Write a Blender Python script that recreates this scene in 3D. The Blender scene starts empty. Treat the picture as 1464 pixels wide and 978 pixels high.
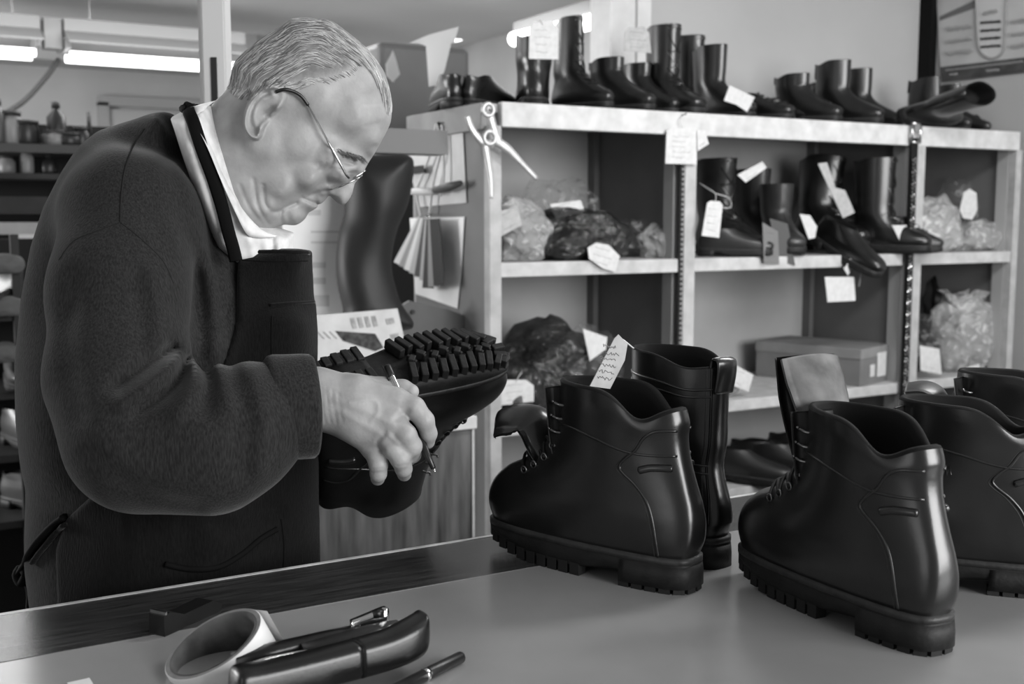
import bpy, bmesh, math, random
import numpy as np
from mathutils import Vector, Matrix
from mathutils.bvhtree import BVHTree
from mathutils.kdtree import KDTree
from mathutils import noise as mnoise

# ------------------------------------------------------------------ camera, world, lights, exposure
SC = bpy.context.scene
COL = SC.collection
F = 1591.0                                   # focal length for a 1464 x 978 frame
PIT = math.radians(6.38); TH = math.atan(2811*math.cos(PIT)/F)
CAM = np.array([0, 0, 1.42])
FH = np.array([math.cos(TH), math.sin(TH), 0]); RT = np.array([math.sin(TH), -math.cos(TH), 0])
FW = FH*math.cos(PIT)+np.array([0, 0, -math.sin(PIT)]); UP = np.cross(RT, FW)
cam = bpy.data.cameras.new('camera'); camo = bpy.data.objects.new('camera', cam); COL.objects.link(camo)
cam.sensor_width = 36; cam.lens = F/1464*36; cam.clip_start = .02
camo.matrix_world = Matrix(((RT[0], UP[0], -FW[0], CAM[0]), (RT[1], UP[1], -FW[1], CAM[1]), (RT[2], UP[2], -FW[2], CAM[2]), (0, 0, 0, 1)))
cam.dof.use_dof = True; cam.dof.focus_distance = 1.27; cam.dof.aperture_fstop = 7.1
SC.camera = camo
W = bpy.data.worlds.new('world'); SC.world = W; W.use_nodes = True
W.node_tree.nodes['Background'].inputs[0].default_value = (1, 1, 1, 1)
W.node_tree.nodes['Background'].inputs[1].default_value = .24
SC.view_settings.view_transform = 'Standard'; SC.view_settings.look = 'None'
SC.view_settings.exposure = 0.0; SC.view_settings.gamma = 1.0
SC.view_settings.use_curve_mapping = False

def area_light(name, loc, target, sx, sy, power):
    l = bpy.data.lights.new(name, 'AREA'); l.shape = 'RECTANGLE'; l.size = sx; l.size_y = sy; l.energy = power
    o = bpy.data.objects.new(name, l); COL.objects.link(o); o.location = loc
    o.rotation_euler = (Vector(target)-Vector(loc)).to_track_quat('-Z', 'Y').to_euler()
    return o
# the shop window behind the photographer, the workshop's ceiling tubes, and added fill lights
area_light('shop_window', (2.0, -2.2, 1.9), (1.2, 1.6, 1.1), 2.6, 1.7, 178)
area_light('added_left_fill', (-2.1, -.2, 1.9), (0.9, 1.6, 1.2), 1.1, 1.8, 10)  # added fill from the left, with no door behind it
area_light('added_shelf_fill', (2.2, 1.1, 2.41), (2.4, 1.7, 0), 1.3, .35, 40)  # added overhead fill that brightens the shelves; no fitting hangs there
area_light('workshop_light', (1.2, 4.6, 2.40), (1.2, 4.7, 0), 2.4, .6, 60)
area_light('added_workshop_fill', (-2.3, 4.4, 1.5), (1.6, 5.2, 1.9), 1.6, 1.2, 130)  # added to lift the workshop ceiling and walls; no window is built

def ray(px, py): return FW+(px-732)/F*RT-(py-489)/F*UP
def atd(px, py, d): return CAM+d*ray(px, py)
def onp(px, py, ax, v):
    r = ray(px, py); return CAM+r*((v-CAM[ax])/r[ax])

# ------------------------------------------------------------------ materials (all grey: the photograph is black and white)
def lin(v):
    v = v/255.0
    return v/12.92 if v <= .04045 else ((v+.055)/1.055)**2.4
MATS = {}
def mat(name, v, rough=.55, spec=.5, bump=0, bscale=40, var=0, vscale=6, stretch=None, metal=0, coat=0, detail=4, coords='Object', bdist=.002):
    if name in MATS: return MATS[name]
    m = bpy.data.materials.new(name); m.use_nodes = True; nt = m.node_tree; b = nt.nodes['Principled BSDF']
    g = lin(v); b.inputs['Base Color'].default_value = (g, g, g, 1)
    b.inputs['Roughness'].default_value = rough; b.inputs['Specular IOR Level'].default_value = spec
    b.inputs['Metallic'].default_value = metal; b.inputs['Coat Weight'].default_value = coat
    if bump or var:
        tc = nt.nodes.new('ShaderNodeTexCoord'); mp = nt.nodes.new('ShaderNodeMapping')
        nt.links.new(tc.outputs[coords], mp.inputs[0])
        if stretch: mp.inputs['Scale'].default_value = stretch
    if var:
        n = nt.nodes.new('ShaderNodeTexNoise'); n.inputs['Scale'].default_value = vscale; n.inputs['Detail'].default_value = detail
        nt.links.new(mp.outputs[0], n.inputs['Vector'])
        r = nt.nodes.new('ShaderNodeMapRange'); r.inputs[1].default_value = .3; r.inputs[2].default_value = .7
        r.inputs[3].default_value = lin(max(0, v-var)); r.inputs[4].default_value = lin(min(255, v+var))
        nt.links.new(n.outputs[0], r.inputs[0]); nt.links.new(r.outputs[0], b.inputs['Base Color'])
    if bump:
        n = nt.nodes.new('ShaderNodeTexNoise'); n.inputs['Scale'].default_value = bscale; n.inputs['Detail'].default_value = detail
        nt.links.new(mp.outputs[0], n.inputs['Vector'])
        k = nt.nodes.new('ShaderNodeBump'); k.inputs['Strength'].default_value = bump; k.inputs['Distance'].default_value = bdist
        nt.links.new(n.outputs[0], k.inputs['Height']); nt.links.new(k.outputs[0], b.inputs['Normal'])
    MATS[name] = m
    return m
def emit(name, s):
    m = bpy.data.materials.new(name); m.use_nodes = True; nt = m.node_tree; nt.nodes.clear()
    e = nt.nodes.new('ShaderNodeEmission'); e.inputs[1].default_value = s
    o = nt.nodes.new('ShaderNodeOutputMaterial'); nt.links.new(e.outputs[0], o.inputs[0]); MATS[name] = m
    return m

# ------------------------------------------------------------------ objects
def ob(name, data, parent=None, kind=None):
    o = bpy.data.objects.new(name, data); COL.objects.link(o)
    if parent is not None: o.parent = parent
    if kind: o['kind'] = kind
    return o
def tag(o, label, cat=None, group=None):
    o['label'] = label
    if cat: o['category'] = cat
    if group: o['group'] = group
    return o
def thing(name, label, cat, loc=(0, 0, 0), rz=0, group=None, rot=None):
    o = bpy.data.objects.new(name, None); COL.objects.link(o); o.empty_display_size = .02
    o.location = loc; o.rotation_euler = rot if rot is not None else (0, 0, rz)
    return tag(o, label, cat, group)
def mesh(name, V, Fc, m, parent=None, smooth=True, kind=None, base=None):
    V = np.asarray(V, float)
    if base is not None: V = V-np.asarray(base, float)
    me = bpy.data.meshes.new(name); me.from_pydata(V.tolist(), [], [list(map(int, f)) for f in Fc])
    if smooth: me.polygons.foreach_set('use_smooth', [True]*len(me.polygons))
    me.materials.append(m)
    return ob(name, me, parent, kind)
def copy_tree(o, parent=None):
    c = o.copy(); COL.objects.link(c)
    if parent is not None: c.parent = parent
    for ch in list(o.children): copy_tree(ch, c)
    return c

class G:
    """gathers vertices and faces for ONE mesh"""
    def __init__(s): s.V = []; s.F = []
    def add(s, V, Fc):
        n = len(s.V); s.V += [tuple(map(float, v)) for v in V]; s.F += [tuple(int(i)+n for i in f) for f in Fc]; return s
    def box(s, c, size, R=None, bev=.0):
        x, y, z = [a/2 for a in size]
        if bev <= 0:
            P = [(-x, -y, -z), (x, -y, -z), (x, y, -z), (-x, y, -z), (-x, -y, z), (x, -y, z), (x, y, z), (-x, y, z)]
            Q = [(0, 3, 2, 1), (4, 5, 6, 7), (0, 1, 5, 4), (1, 2, 6, 5), (2, 3, 7, 6), (3, 0, 4, 7)]
        else:
            bm = bmesh.new(); bmesh.ops.create_cube(bm, size=1)
            for v in bm.verts: v.co = (v.co.x*size[0], v.co.y*size[1], v.co.z*size[2])
            bmesh.ops.bevel(bm, geom=bm.edges[:], offset=min(bev, min(size)*.45), segments=2, profile=.5, affect='EDGES')
            bm.verts.index_update(); P = [tuple(v.co) for v in bm.verts]; Q = [[v.index for v in f.verts] for f in bm.faces]; bm.free()
        P = np.array(P)
        if R is not None: P = P@np.asarray(R).T
        return s.add(P+np.asarray(c), Q)
    def tube(s, pts, r, n=8, caps=True, closed=False, flat=1.0, upv=None):
        pts = np.asarray(pts, float); m = len(pts); r = np.broadcast_to(np.asarray(r, float), (m,))
        T = np.gradient(pts, axis=0) if not closed else np.roll(pts, -1, 0)-np.roll(pts, 1, 0)
        T /= np.linalg.norm(T, axis=1)[:, None]+1e-12
        u = np.array([0, 0, 1.]) if upv is None else np.asarray(upv, float)
        if abs(T[0]@u) > .95 and upv is None: u = np.array([1., 0, 0])
        V = []
        a = np.linspace(0, 2*np.pi, n, endpoint=False)
        for i in range(m):
            if upv is not None: u = np.asarray(upv, float)
            u = u-(u@T[i])*T[i]; u /= np.linalg.norm(u)+1e-12; w = np.cross(T[i], u)
            V.append(pts[i]+r[i]*(np.cos(a)[:, None]*w+flat*np.sin(a)[:, None]*u))
        V = np.vstack(V); Q = []
        for i in range(m if closed else m-1):
            j = (i+1) % m
            for k in range(n): Q.append((i*n+k, i*n+(k+1) % n, j*n+(k+1) % n, j*n+k))
        if caps and not closed: Q += [tuple(range(n))[::-1], tuple(range((m-1)*n, m*n))]
        return s.add(V, Q)
    def lathe(s, prof, n=24, c=(0, 0, 0), R=None, caps=True):
        a = np.linspace(0, 2*np.pi, n, endpoint=False); V = []
        for r, z in prof: V += [(r*math.cos(t), r*math.sin(t), z) for t in a]
        V = np.array(V)
        if R is not None: V = V@np.asarray(R).T
        m = len(prof); Q = [(i*n+k, i*n+(k+1) % n, (i+1)*n+(k+1) % n, (i+1)*n+k) for i in range(m-1) for k in range(n)]
        if caps and prof[0][0] > 1e-6: Q.append(tuple(range(n))[::-1])
        if caps and prof[-1][0] > 1e-6: Q.append(tuple(range((m-1)*n, m*n)))
        return s.add(V+np.asarray(c), Q)
    def prism(s, poly, t, O, ex, ey, ez=None):
        """polygon (2D) in the plane O, ex, ey, thickness t centred along ez"""
        O, ex, ey = [np.asarray(a, float) for a in (O, ex, ey)]
        ez = np.cross(ex, ey) if ez is None else np.asarray(ez, float)
        n = len(poly); V = [O+p[0]*ex+p[1]*ey-ez*t/2 for p in poly]+[O+p[0]*ex+p[1]*ey+ez*t/2 for p in poly]
        return s.add(V, [tuple(range(n))[::-1], tuple(range(n, 2*n))]+[(i, (i+1) % n, n+(i+1) % n, n+i) for i in range(n)])
    def out(s, name, m, parent=None, smooth=False, kind=None, base=None): return mesh(name, s.V, s.F, m, parent, smooth, kind, base)

def boxo(name, lo, hi, m, parent=None, kind=None, bev=.0, base=None):
    lo, hi = np.array(lo, float), np.array(hi, float)
    return G().box((lo+hi)/2, hi-lo, bev=bev).out(name, m, parent, kind=kind, base=base)
def cr(pts, n=8, closed=False):
    """Catmull-Rom through the points"""
    P = np.asarray(pts, float); m = len(P); out = []
    for i in range(m if closed else m-1):
        g = (lambda k: P[k % m]) if closed else (lambda k: P[min(max(k, 0), m-1)])
        p0, p1, p2, p3 = g(i-1), g(i), g(i+1), g(i+2)
        for t in np.linspace(0, 1, n, endpoint=False):
            out.append(.5*((2*p1)+(-p0+p2)*t+(2*p0-5*p1+4*p2-p3)*t*t+(-p0+3*p1-3*p2+p3)*t**3))
    if not closed: out.append(P[-1])
    return np.array(out)
def rotm(ax, a):
    return np.array(Matrix.Rotation(a, 3, ax))

# ------------------------------------------------------------------ signed distance sculpting
def smin(a, b, k):
    h = np.clip(.5+.5*(b-a)/k, 0, 1); return b*(1-h)+a*h-k*h*(1-h)
def sd_cone(P, a, b, r1, r2):
    """round cone between a and b"""
    a = np.asarray(a, np.float32); b = np.asarray(b, np.float32); ba = b-a; L2 = float(ba@ba)
    X, Y, Z = P
    t = np.clip(((X-a[0])*ba[0]+(Y-a[1])*ba[1]+(Z-a[2])*ba[2])/L2, 0, 1)
    return np.sqrt((X-a[0]-t*ba[0])**2+(Y-a[1]-t*ba[1])**2+(Z-a[2]-t*ba[2])**2)-(r1+t*(r2-r1))
def sd_chain(P, pts, rad, k):
    d = None
    for i in range(len(pts)-1):
        e = sd_cone(P, pts[i], pts[i+1], rad[i], rad[i+1]); d = e if d is None else smin(d, e, k)
    return d
def sd_ell(P, c, r, R=None):
    X, Y, Z = P[0]-c[0], P[1]-c[1], P[2]-c[2]
    if R is not None:
        R = np.asarray(R); X, Y, Z = R[0, 0]*X+R[1, 0]*Y+R[2, 0]*Z, R[0, 1]*X+R[1, 1]*Y+R[2, 1]*Z, R[0, 2]*X+R[1, 2]*Y+R[2, 2]*Z
    q = np.sqrt((X/r[0])**2+(Y/r[1])**2+(Z/r[2])**2); return (q-1)*min(r)*(.5+.5*np.minimum(1, q))
def poly_sdf(poly, xs, ys):
    """2D signed distance (negative inside) on the grid xs x ys"""
    P = np.asarray(poly, np.float32); X, Y = np.meshgrid(xs.astype(np.float32), ys.astype(np.float32), indexing='ij')
    d = np.full(X.shape, 1e9, np.float32); s = np.ones(X.shape, bool)
    s[:] = False
    for i in range(len(P)):
        a, b = P[i], P[(i+1) % len(P)]; e = b-a; L = float(e@e)+1e-12
        t = np.clip(((X-a[0])*e[0]+(Y-a[1])*e[1])/L, 0, 1)
        d = np.minimum(d, (X-a[0]-t*e[0])**2+(Y-a[1]-t*e[1])**2)
        if abs(b[1]-a[1]) > 1e-12:
            c = ((a[1] > Y) != (b[1] > Y)) & (X < (b[0]-a[0])*(Y-a[1])/(b[1]-a[1])+a[0]); s ^= c
    d = np.sqrt(d); d[s] *= -1
    return d
def line_dist(pl, X, Y):
    P = np.asarray(pl, np.float32); d = np.full(X.shape, 1e9, np.float32)
    for i in range(len(P)-1):
        a, b = P[i], P[i+1]; e = b-a; L = float(e@e)+1e-12
        t = np.clip(((X-a[0])*e[0]+(Y-a[1])*e[1])/L, 0, 1)
        d = np.minimum(d, (X-a[0]-t*e[0])**2+(Y-a[1]-t*e[1])**2)
    return np.sqrt(d)
def shep(ctrl, X, Y, p=3.0):
    """smooth interpolation of sparse (x, y, value) controls"""
    n = np.zeros(X.shape, np.float32); w = np.zeros(X.shape, np.float32)
    for x, y, v in ctrl:
        k = 1/((X-x)**2+(Y-y)**2+1e-6)**(p/2); n += k*v; w += k
    return n/w
def surface_nets(f, o, h):
    """naive surface nets over a 3D array (numpy)"""
    f = f.astype(np.float32); s = f < 0
    nx, ny, nz = f.shape
    c = np.zeros((nx-1, ny-1, nz-1), np.int8)
    for dx in (0, 1):
        for dy in (0, 1):
            for dz in (0, 1): c += s[dx:nx-1+dx, dy:ny-1+dy, dz:nz-1+dz]
    I = np.argwhere((c > 0) & (c < 8)); idx = np.full(c.shape, -1, np.int64); idx[tuple(I.T)] = np.arange(len(I))
    acc = np.zeros((len(I), 3)); cnt = np.zeros(len(I))
    cor = [(a, b, d) for a in (0, 1) for b in (0, 1) for d in (0, 1)]
    for i, A in enumerate(cor):
        for B in cor[i+1:]:
            if sum(abs(p-q) for p, q in zip(A, B)) != 1: continue
            fa = f[I[:, 0]+A[0], I[:, 1]+A[1], I[:, 2]+A[2]]; fb = f[I[:, 0]+B[0], I[:, 1]+B[1], I[:, 2]+B[2]]
            m = (fa < 0) != (fb < 0); t = np.where(m, fa/np.where(m, fa-fb, 1), 0)
            p = np.array(A)+t[:, None]*(np.array(B)-np.array(A)); acc[m] += p[m]; cnt[m] += 1
    V = (I+acc/cnt[:, None])*h+np.asarray(o); Q = []
    for ax in range(3):
        sl0 = [slice(None)]*3; sl1 = [slice(None)]*3; sl0[ax] = slice(0, -1); sl1[ax] = slice(1, None)
        e = s[tuple(sl0)] != s[tuple(sl1)]; b, d = [a for a in range(3) if a != ax]
        K = np.argwhere(e); ok = (K[:, b] > 0) & (K[:, d] > 0) & (K[:, b] < f.shape[b]-1) & (K[:, d] < f.shape[d]-1); K = K[ok]
        def cell(ob_, od):
            L = K.copy(); L[:, b] += ob_; L[:, d] += od; return idx[tuple(L.T)]
        q = np.stack([cell(-1, -1), cell(0, -1), cell(0, 0), cell(-1, 0)], 1)
        fl = s[tuple(K.T)]
        if ax == 1: fl = ~fl
        q[~fl] = q[~fl][:, ::-1]; Q.append(q)
    return V, np.vstack(Q)
class Frame:
    """right-handed local frame whose z axis runs along the sight line through (px, py); metres, origin at distance d"""
    def __init__(s, px, py, d):
        r = ray(px, py); s.o = CAM+r*d; s.z = r/np.linalg.norm(r); s.x = np.cross(s.z, UP); s.x /= np.linalg.norm(s.x)
        s.x = s.x if s.x@RT > 0 else -s.x; s.y = np.cross(s.z, s.x); s.y = s.y if s.y@UP > 0 else -s.y
    def loc(s, p): q = np.asarray(p)-s.o; return np.stack([q@s.x, q@s.y, q@s.z], -1)
    def px(s, px, py, dz=0):
        """local point on the plane z=dz behind pixel"""
        r = ray(px, py); t = ((s.o-CAM)@s.z+dz)/(r@s.z); return s.loc(CAM+r*t)
    def pl(s, pts, dz=0): return np.array([s.px(p[0], p[1], dz)[:2] for p in pts])
    def world(s, V): V = np.asarray(V); return s.o+V[..., 0:1]*s.x+V[..., 1:2]*s.y+V[..., 2:3]*s.z
def grid(lo, hi, h):
    ax = [np.arange(a, b+h, h, dtype=np.float32) for a, b in zip(lo, hi)]
    return ax, np.meshgrid(*ax, indexing='ij', sparse=True)
def vsmooth(V, Q, it=1, lam=.5):
    V = np.array(V); Q = np.asarray(Q)
    E = np.vstack([Q[:, [i, (i+1) % 4]] for i in range(4)])
    for _ in range(it):
        s = np.zeros_like(V); c = np.zeros(len(V))
        np.add.at(s, E[:, 0], V[E[:, 1]]); np.add.at(c, E[:, 0], 1); np.add.at(s, E[:, 1], V[E[:, 0]]); np.add.at(c, E[:, 1], 1)
        V = V+lam*(s/np.maximum(c, 1)[:, None]-V)
    return V
def bvh(V, Q): return BVHTree.FromPolygons([tuple(v) for v in V], [tuple(map(int, q)) for q in Q])
def drape(tree, pts, lift=0., src=CAM):
    """points where the sight lines of the pixels meet a mesh"""
    o = []
    for p in pts:
        r = ray(p[0], p[1]) if len(p) == 2 else np.asarray(p)-src
        h = tree.ray_cast(Vector(src), Vector(r).normalized())
        if h[0] is not None:
            nrm = np.array(h[1]); nrm = nrm if nrm@r < 0 else -nrm; o.append(np.array(h[0])+nrm*lift)
    return np.array(o)
# ------------------------------------------------------------------ the room
M_wall = mat('wall_paint', 180, .85, .2, bump=.15, bscale=60, var=5, vscale=2)
M_wall2 = mat('workshop_wall', 176, .85, .2, var=6, vscale=3)
M_ceil = mat('ceiling_paint', 215, .8, .2, var=5, vscale=1.5)
M_floor = mat('floor_vinyl', 92, .5, .4, var=14, vscale=5)
M_white = mat('white_paint', 214, .5, .4, bump=.15, bscale=30, var=9, vscale=14)
M_shelfw = mat('shelf_paint', 198, .55, .35, bump=.25, bscale=45, var=14, vscale=22)
M_board = mat('shelf_board_paint', 186, .55, .35, bump=.25, bscale=45, var=14, vscale=22)
M_upr = mat('upright_paint', 172, .55, .35, bump=.25, bscale=45, var=12, vscale=22)
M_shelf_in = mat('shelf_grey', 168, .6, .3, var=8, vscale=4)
M_shelf_dk = mat('shelf_side_shaded', 112, .6, .3, var=6, vscale=5)  # darker than the back panel: shade on the sideways faces put into the grey
M_dark = mat('dark_paint', 40, .6, .3)
M_trimd = mat('counter_wood', 52, .24, .6, var=18, vscale=9, stretch=(1.5, 26, 26), bump=.08, bscale=30)
M_metal = mat('bare_steel', 205, .25, .5, metal=1)
M_black = mat('black_plastic', 22, .35, .5)
CEIL = 2.43
boxo('floor', (-2.5, -3, -.06), (4.2, 8, 0), M_floor, kind='structure')
boxo('ceiling', (-2.5, -.2, CEIL), (4.2, 8, CEIL+.08), M_ceil, kind='structure')
boxo('wall_right', (3.58, -.2, 0), (3.66, 3.05, CEIL), M_wall, kind='structure')
boxo('wall_shelf', (2.19, 3.05, 0), (3.66, 3.13, CEIL), M_wall, kind='structure')
boxo('wall_workshop_right', (3.1, 3.13, 0), (3.18, 7.5, CEIL), M_wall2, kind='structure')
boxo('wall_back', (-2.5, 7.5, 0), (3.18, 7.58, CEIL), M_wall2, kind='structure')
boxo('trim_1', (2.09, 3.03, 0), (2.19, 3.15, CEIL), M_white, kind='structure', bev=.004)
boxo('trim_2', (2.19, 3.02, 1.6), (2.245, 3.05, CEIL), M_white, kind='structure', bev=.003)
# black strip down the side wall beside the poster
# the low plaster bulkhead over the workshop bench
boxo('trim_3', (-2.5, 6.2, 2.22), (1.9, 6.5, CEIL), mat('bulkhead_paint', 158, .8, .2), kind='structure')
d = G(); d.box((1.62, 7.485, 1.05), (.62, .05, 2.1))
M_doorp = mat('door_paint', 168, .6, .3)
do = d.out('door_1', M_doorp, kind='structure')
fr = G(); fr.box((1.29, 7.48, 1.07), (.06, .08, 2.14)); fr.box((1.95, 7.48, 1.07), (.06, .08, 2.14)); fr.box((1.62, 7.48, 2.15), (.72, .08, .06))
fr.out('door_frame', mat('door_frame_paint', 156, .6, .3), do)

# ------------------------------------------------------------------ counter (structure the boots stand on)
CT = 1.02
M_ctop = mat('counter_laminate', 148, .24, .6, var=7, vscale=5, bump=.03, bscale=8)
cnt = thing('counter', 'long shop counter with glossy grey top and dark wood edging along the cobbler side', 'counter', (1.0, .6, 0))
B = (1.0, .6, 0)
boxo('counter_top', (-1.4, .2, CT-.035), (3.3, 1.07, CT), M_ctop, cnt, base=B)
boxo('edge_strip', (-1.4, 1.07, CT-.05), (3.3, 1.2, CT+.0005), M_trimd, cnt, base=B)
M_edge = mat('worn_edge', 190, .35, .4, var=30, vscale=30)
boxo('edge_moulding', (-1.4, 1.2, CT-.05), (3.3, 1.206, CT+.001), M_edge, cnt, base=B)
boxo('front_panel', (-1.4, .22, .02), (3.3, .25, CT-.035), M_trimd, cnt, base=B)
boxo('end_panel', (-1.4, .25, .02), (-1.37, 1.1, CT-.035), M_trimd, cnt, base=B)
boxo('end_panel', (3.27, .25, .02), (3.3, 1.1, CT-.035), M_trimd, cnt, base=B)
boxo('inner_shelf', (-1.37, .25, .5), (3.27, 1.1, .52), M_trimd, cnt, base=B)

# ------------------------------------------------------------------ the shelf unit
SX0, SX1, SY0, SY1 = 1.385, 3.5, 2.54, 3.02
SB = (2.4, 2.78, 0)
su = thing('shelf_unit', 'tall painted wooden shelf unit of three bays crowded with repaired boots', 'shelf unit', SB)
X1, X2 = 2.02, 2.965
TOPZ = 1.712
boxo('top_board', (SX0, SY0+.02, TOPZ-.022), (SX1, SY1+.02, TOPZ), M_shelfw, su, bev=.002, base=SB)
boxo('top_fascia', (SX0+.03, SY0-.004, 1.652), (SX1-.02, SY0+.02, TOPZ+.004), M_shelfw, su, bev=.003, base=SB)
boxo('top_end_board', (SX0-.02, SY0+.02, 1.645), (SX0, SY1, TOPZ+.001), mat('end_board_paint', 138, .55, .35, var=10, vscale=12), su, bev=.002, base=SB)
boxo('back_panel', (SX0, SY1-.012, .05), (SX1, SY1, TOPZ-.022), M_shelf_in, su, base=SB)
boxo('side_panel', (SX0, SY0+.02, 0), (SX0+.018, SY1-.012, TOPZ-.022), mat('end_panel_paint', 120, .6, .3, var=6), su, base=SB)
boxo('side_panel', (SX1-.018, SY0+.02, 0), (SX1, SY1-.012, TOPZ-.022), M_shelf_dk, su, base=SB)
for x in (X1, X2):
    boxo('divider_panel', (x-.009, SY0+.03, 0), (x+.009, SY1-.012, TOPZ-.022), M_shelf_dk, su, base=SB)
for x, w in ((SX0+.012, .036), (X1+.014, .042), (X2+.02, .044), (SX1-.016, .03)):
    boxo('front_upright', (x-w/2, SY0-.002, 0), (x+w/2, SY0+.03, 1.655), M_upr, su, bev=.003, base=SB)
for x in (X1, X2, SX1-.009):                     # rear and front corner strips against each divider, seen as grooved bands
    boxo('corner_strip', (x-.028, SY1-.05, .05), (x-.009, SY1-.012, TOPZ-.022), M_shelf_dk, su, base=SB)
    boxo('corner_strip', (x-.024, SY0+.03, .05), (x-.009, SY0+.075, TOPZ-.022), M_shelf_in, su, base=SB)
for x0, x1 in ((SX0+.018, X1-.009), (X1+.009, X2-.009), (X2+.009, SX1-.018)):
    for z, t in ((1.302, .038), (.873, .034), (.60, .032)):
        boxo('shelf_board', (x0, SY0+.006, z-t), (x1, SY1-.012, z), M_board, su, bev=.002, base=SB)
        boxo('shelf_board', (x0, SY0+.006, .1-t), (x1, SY1-.012, .1), M_board, su, bev=.002, base=SB) if z == .60 else None
# perforated metal standard let into the middle divider
ps = G(); ps.box((X1-.014, SY0+.004, .83), (.016, .006, 1.66)); ps.out('shelf_standard', M_dark, su, base=SB)
sl = G()
for k in range(92): sl.box((X1-.014, SY0-.0005, .35+k*.0142), (.006, .004, .007))
sl.out('standard_slot', mat('slot_metal', 150, .3, .5), su, kind='stuff', base=SB)
# ------------------------------------------------------------------ the cobbler
M_skin = mat('skin', 152, .5, .4, bump=.22, bscale=260, var=9, vscale=42, detail=6, bdist=.0015)
M_hairbase = mat('scalp_hair', 118, .6, .3, bump=.3, bscale=300, var=14, vscale=120)
HAIRM = [mat('hair_white', 205, .4, .5), mat('hair_grey', 150, .45, .5), mat('hair_dark_grey', 92, .5, .5)]
def knit(name, v, v2, rough=.95):
    m = bpy.data.materials.new(name); m.use_nodes = True; nt = m.node_tree; b = nt.nodes['Principled BSDF']
    tc = nt.nodes.new('ShaderNodeTexCoord'); mp = nt.nodes.new('ShaderNodeMapping'); mp.inputs['Scale'].default_value = (1, 1, .22)
    nt.links.new(tc.outputs['Object'], mp.inputs[0])
    n = nt.nodes.new('ShaderNodeTexNoise'); n.inputs['Scale'].default_value = 520; n.inputs['Detail'].default_value = 3
    nt.links.new(mp.outputs[0], n.inputs['Vector'])
    r = nt.nodes.new('ShaderNodeMapRange'); r.inputs[1].default_value = .3; r.inputs[2].default_value = .7
    r.inputs[3].default_value = lin(v); r.inputs[4].default_value = lin(v2)
    nt.links.new(n.outputs[0], r.inputs[0]); nt.links.new(r.outputs[0], b.inputs['Base Color'])
    k = nt.nodes.new('ShaderNodeBump'); k.inputs['Strength'].default_value = .5; k.inputs['Distance'].default_value = .0015
    nt.links.new(n.outputs[0], k.inputs['Height']); nt.links.new(k.outputs[0], b.inputs['Normal'])
    b.inputs['Roughness'].default_value = rough; b.inputs['Specular IOR Level'].default_value = .1
    b.inputs['Sheen Weight'].default_value = .15; b.inputs['Sheen Roughness'].default_value = .4
    return m
M_knit = knit('sweater_knit', 27, 47)
M_apron = knit('apron_cloth', 11, 20, .9)
M_shirt = mat('shirt_cloth', 215, .8, .2, var=14, vscale=60)
M_strap = mat('strap_cloth', 13, .8, .1)
M_seam = mat('seam_thread', 34, .8, .1)

PERSON_AT = FrB_o = None
FrH = Frame(450, 180, 1.42)
FrB = Frame(245, 520, 1.46)
base = FrB.o.copy(); base[2] = 0
per = thing('person', 'elderly person in dark knit sweater and apron bending over a boot behind the counter', 'person', base)

# ---- head and neck: the profile inflated sideways, with brow, lids, ear and folds worked into its half width
prof = [(285, 215), (290, 180), (303, 150), (319, 134), (327, 122), (331, 109), (335, 92), (345, 80), (355.5, 71), (373, 57), (391, 46), (412, 31), (427, 27),
        (455, 28), (476, 33), (498, 49), (519, 66), (535, 83), (549, 105), (557, 131), (560, 152), (559.5, 168), (557, 179), (547.5, 198), (537, 217), (528, 231), (523, 240),
        (518, 249), (512, 257), (507, 263), (503.5, 277), (497, 288), (489.6, 293), (481, 289), (476, 284), (471, 279.5), (468, 282), (463, 288), (457, 292),
        (453.5, 291), (454.5, 295), (449, 299.5), (443, 303), (440, 306), (436, 313), (427, 320), (419, 322), (408, 321), (403, 322), (395, 325), (386, 328), (375, 335),
        (385, 362), (350, 385), (310, 330)]
h = .0014
lo = FrH.px(275, 395)-np.array([0, 0, .098]); hi = FrH.px(572, 14)+np.array([0, 0, .098])
ax, P = grid(lo, hi, h)
pl = cr(np.c_[FrH.pl(prof), np.zeros(len(prof))], 4, True)[:, :2]
S = poly_sdf(pl, ax[0], ax[1])
X2d, Y2d = np.meshgrid(ax[0], ax[1], indexing='ij')
L = lambda c: [(*FrH.px(a, b)[:2], v) for a, b, v in c]
Wm = shep(L([(345, 100, .060), (380, 70, .066), (430, 60, .068), (480, 80, .066), (520, 110, .060), (550, 150, .050), (540, 200, .045), (400, 130, .075), (450, 140, .073),
     (500, 165, .063), (380, 200, .071), (430, 205, .069), (468, 222, .064), (440, 250, .062), (400, 260, .064), (482, 245, .051), (505, 232, .038), (526, 234, .015),
     (511, 258, .0115), (500, 277, .0175), (489, 288, .0185), (482, 272, .0215), (466, 270, .034), (456, 285, .026), (440, 297, .031), (420, 308, .034), (400, 312, .046),
     (378, 290, .058), (350, 250, .060), (330, 200, .058), (310, 160, .056), (300, 200, .058), (340, 330, .058), (370, 350, .055), (540, 215, .035)]), X2d, Y2d, 3.4)
Rm = shep(L([(400, 130, .085), (450, 50, .075), (340, 100, .07), (550, 140, .06), (530, 222, .028), (508, 265, .015), (490, 288, .012), (466, 286, .016), (454, 293, .012),
     (435, 312, .020), (400, 322, .03), (310, 160, .06), (300, 200, .06), (350, 340, .05), (380, 250, .08)]), X2d, Y2d, 3)
PXM = 1.42*1.03/F                             # metres per pixel at the head
def gb(x, y, a, s):
    c = FrH.px(x, y); return a*np.exp(-((X2d-c[0])**2+(Y2d-c[1])**2)/(s*PXM)**2)
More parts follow.
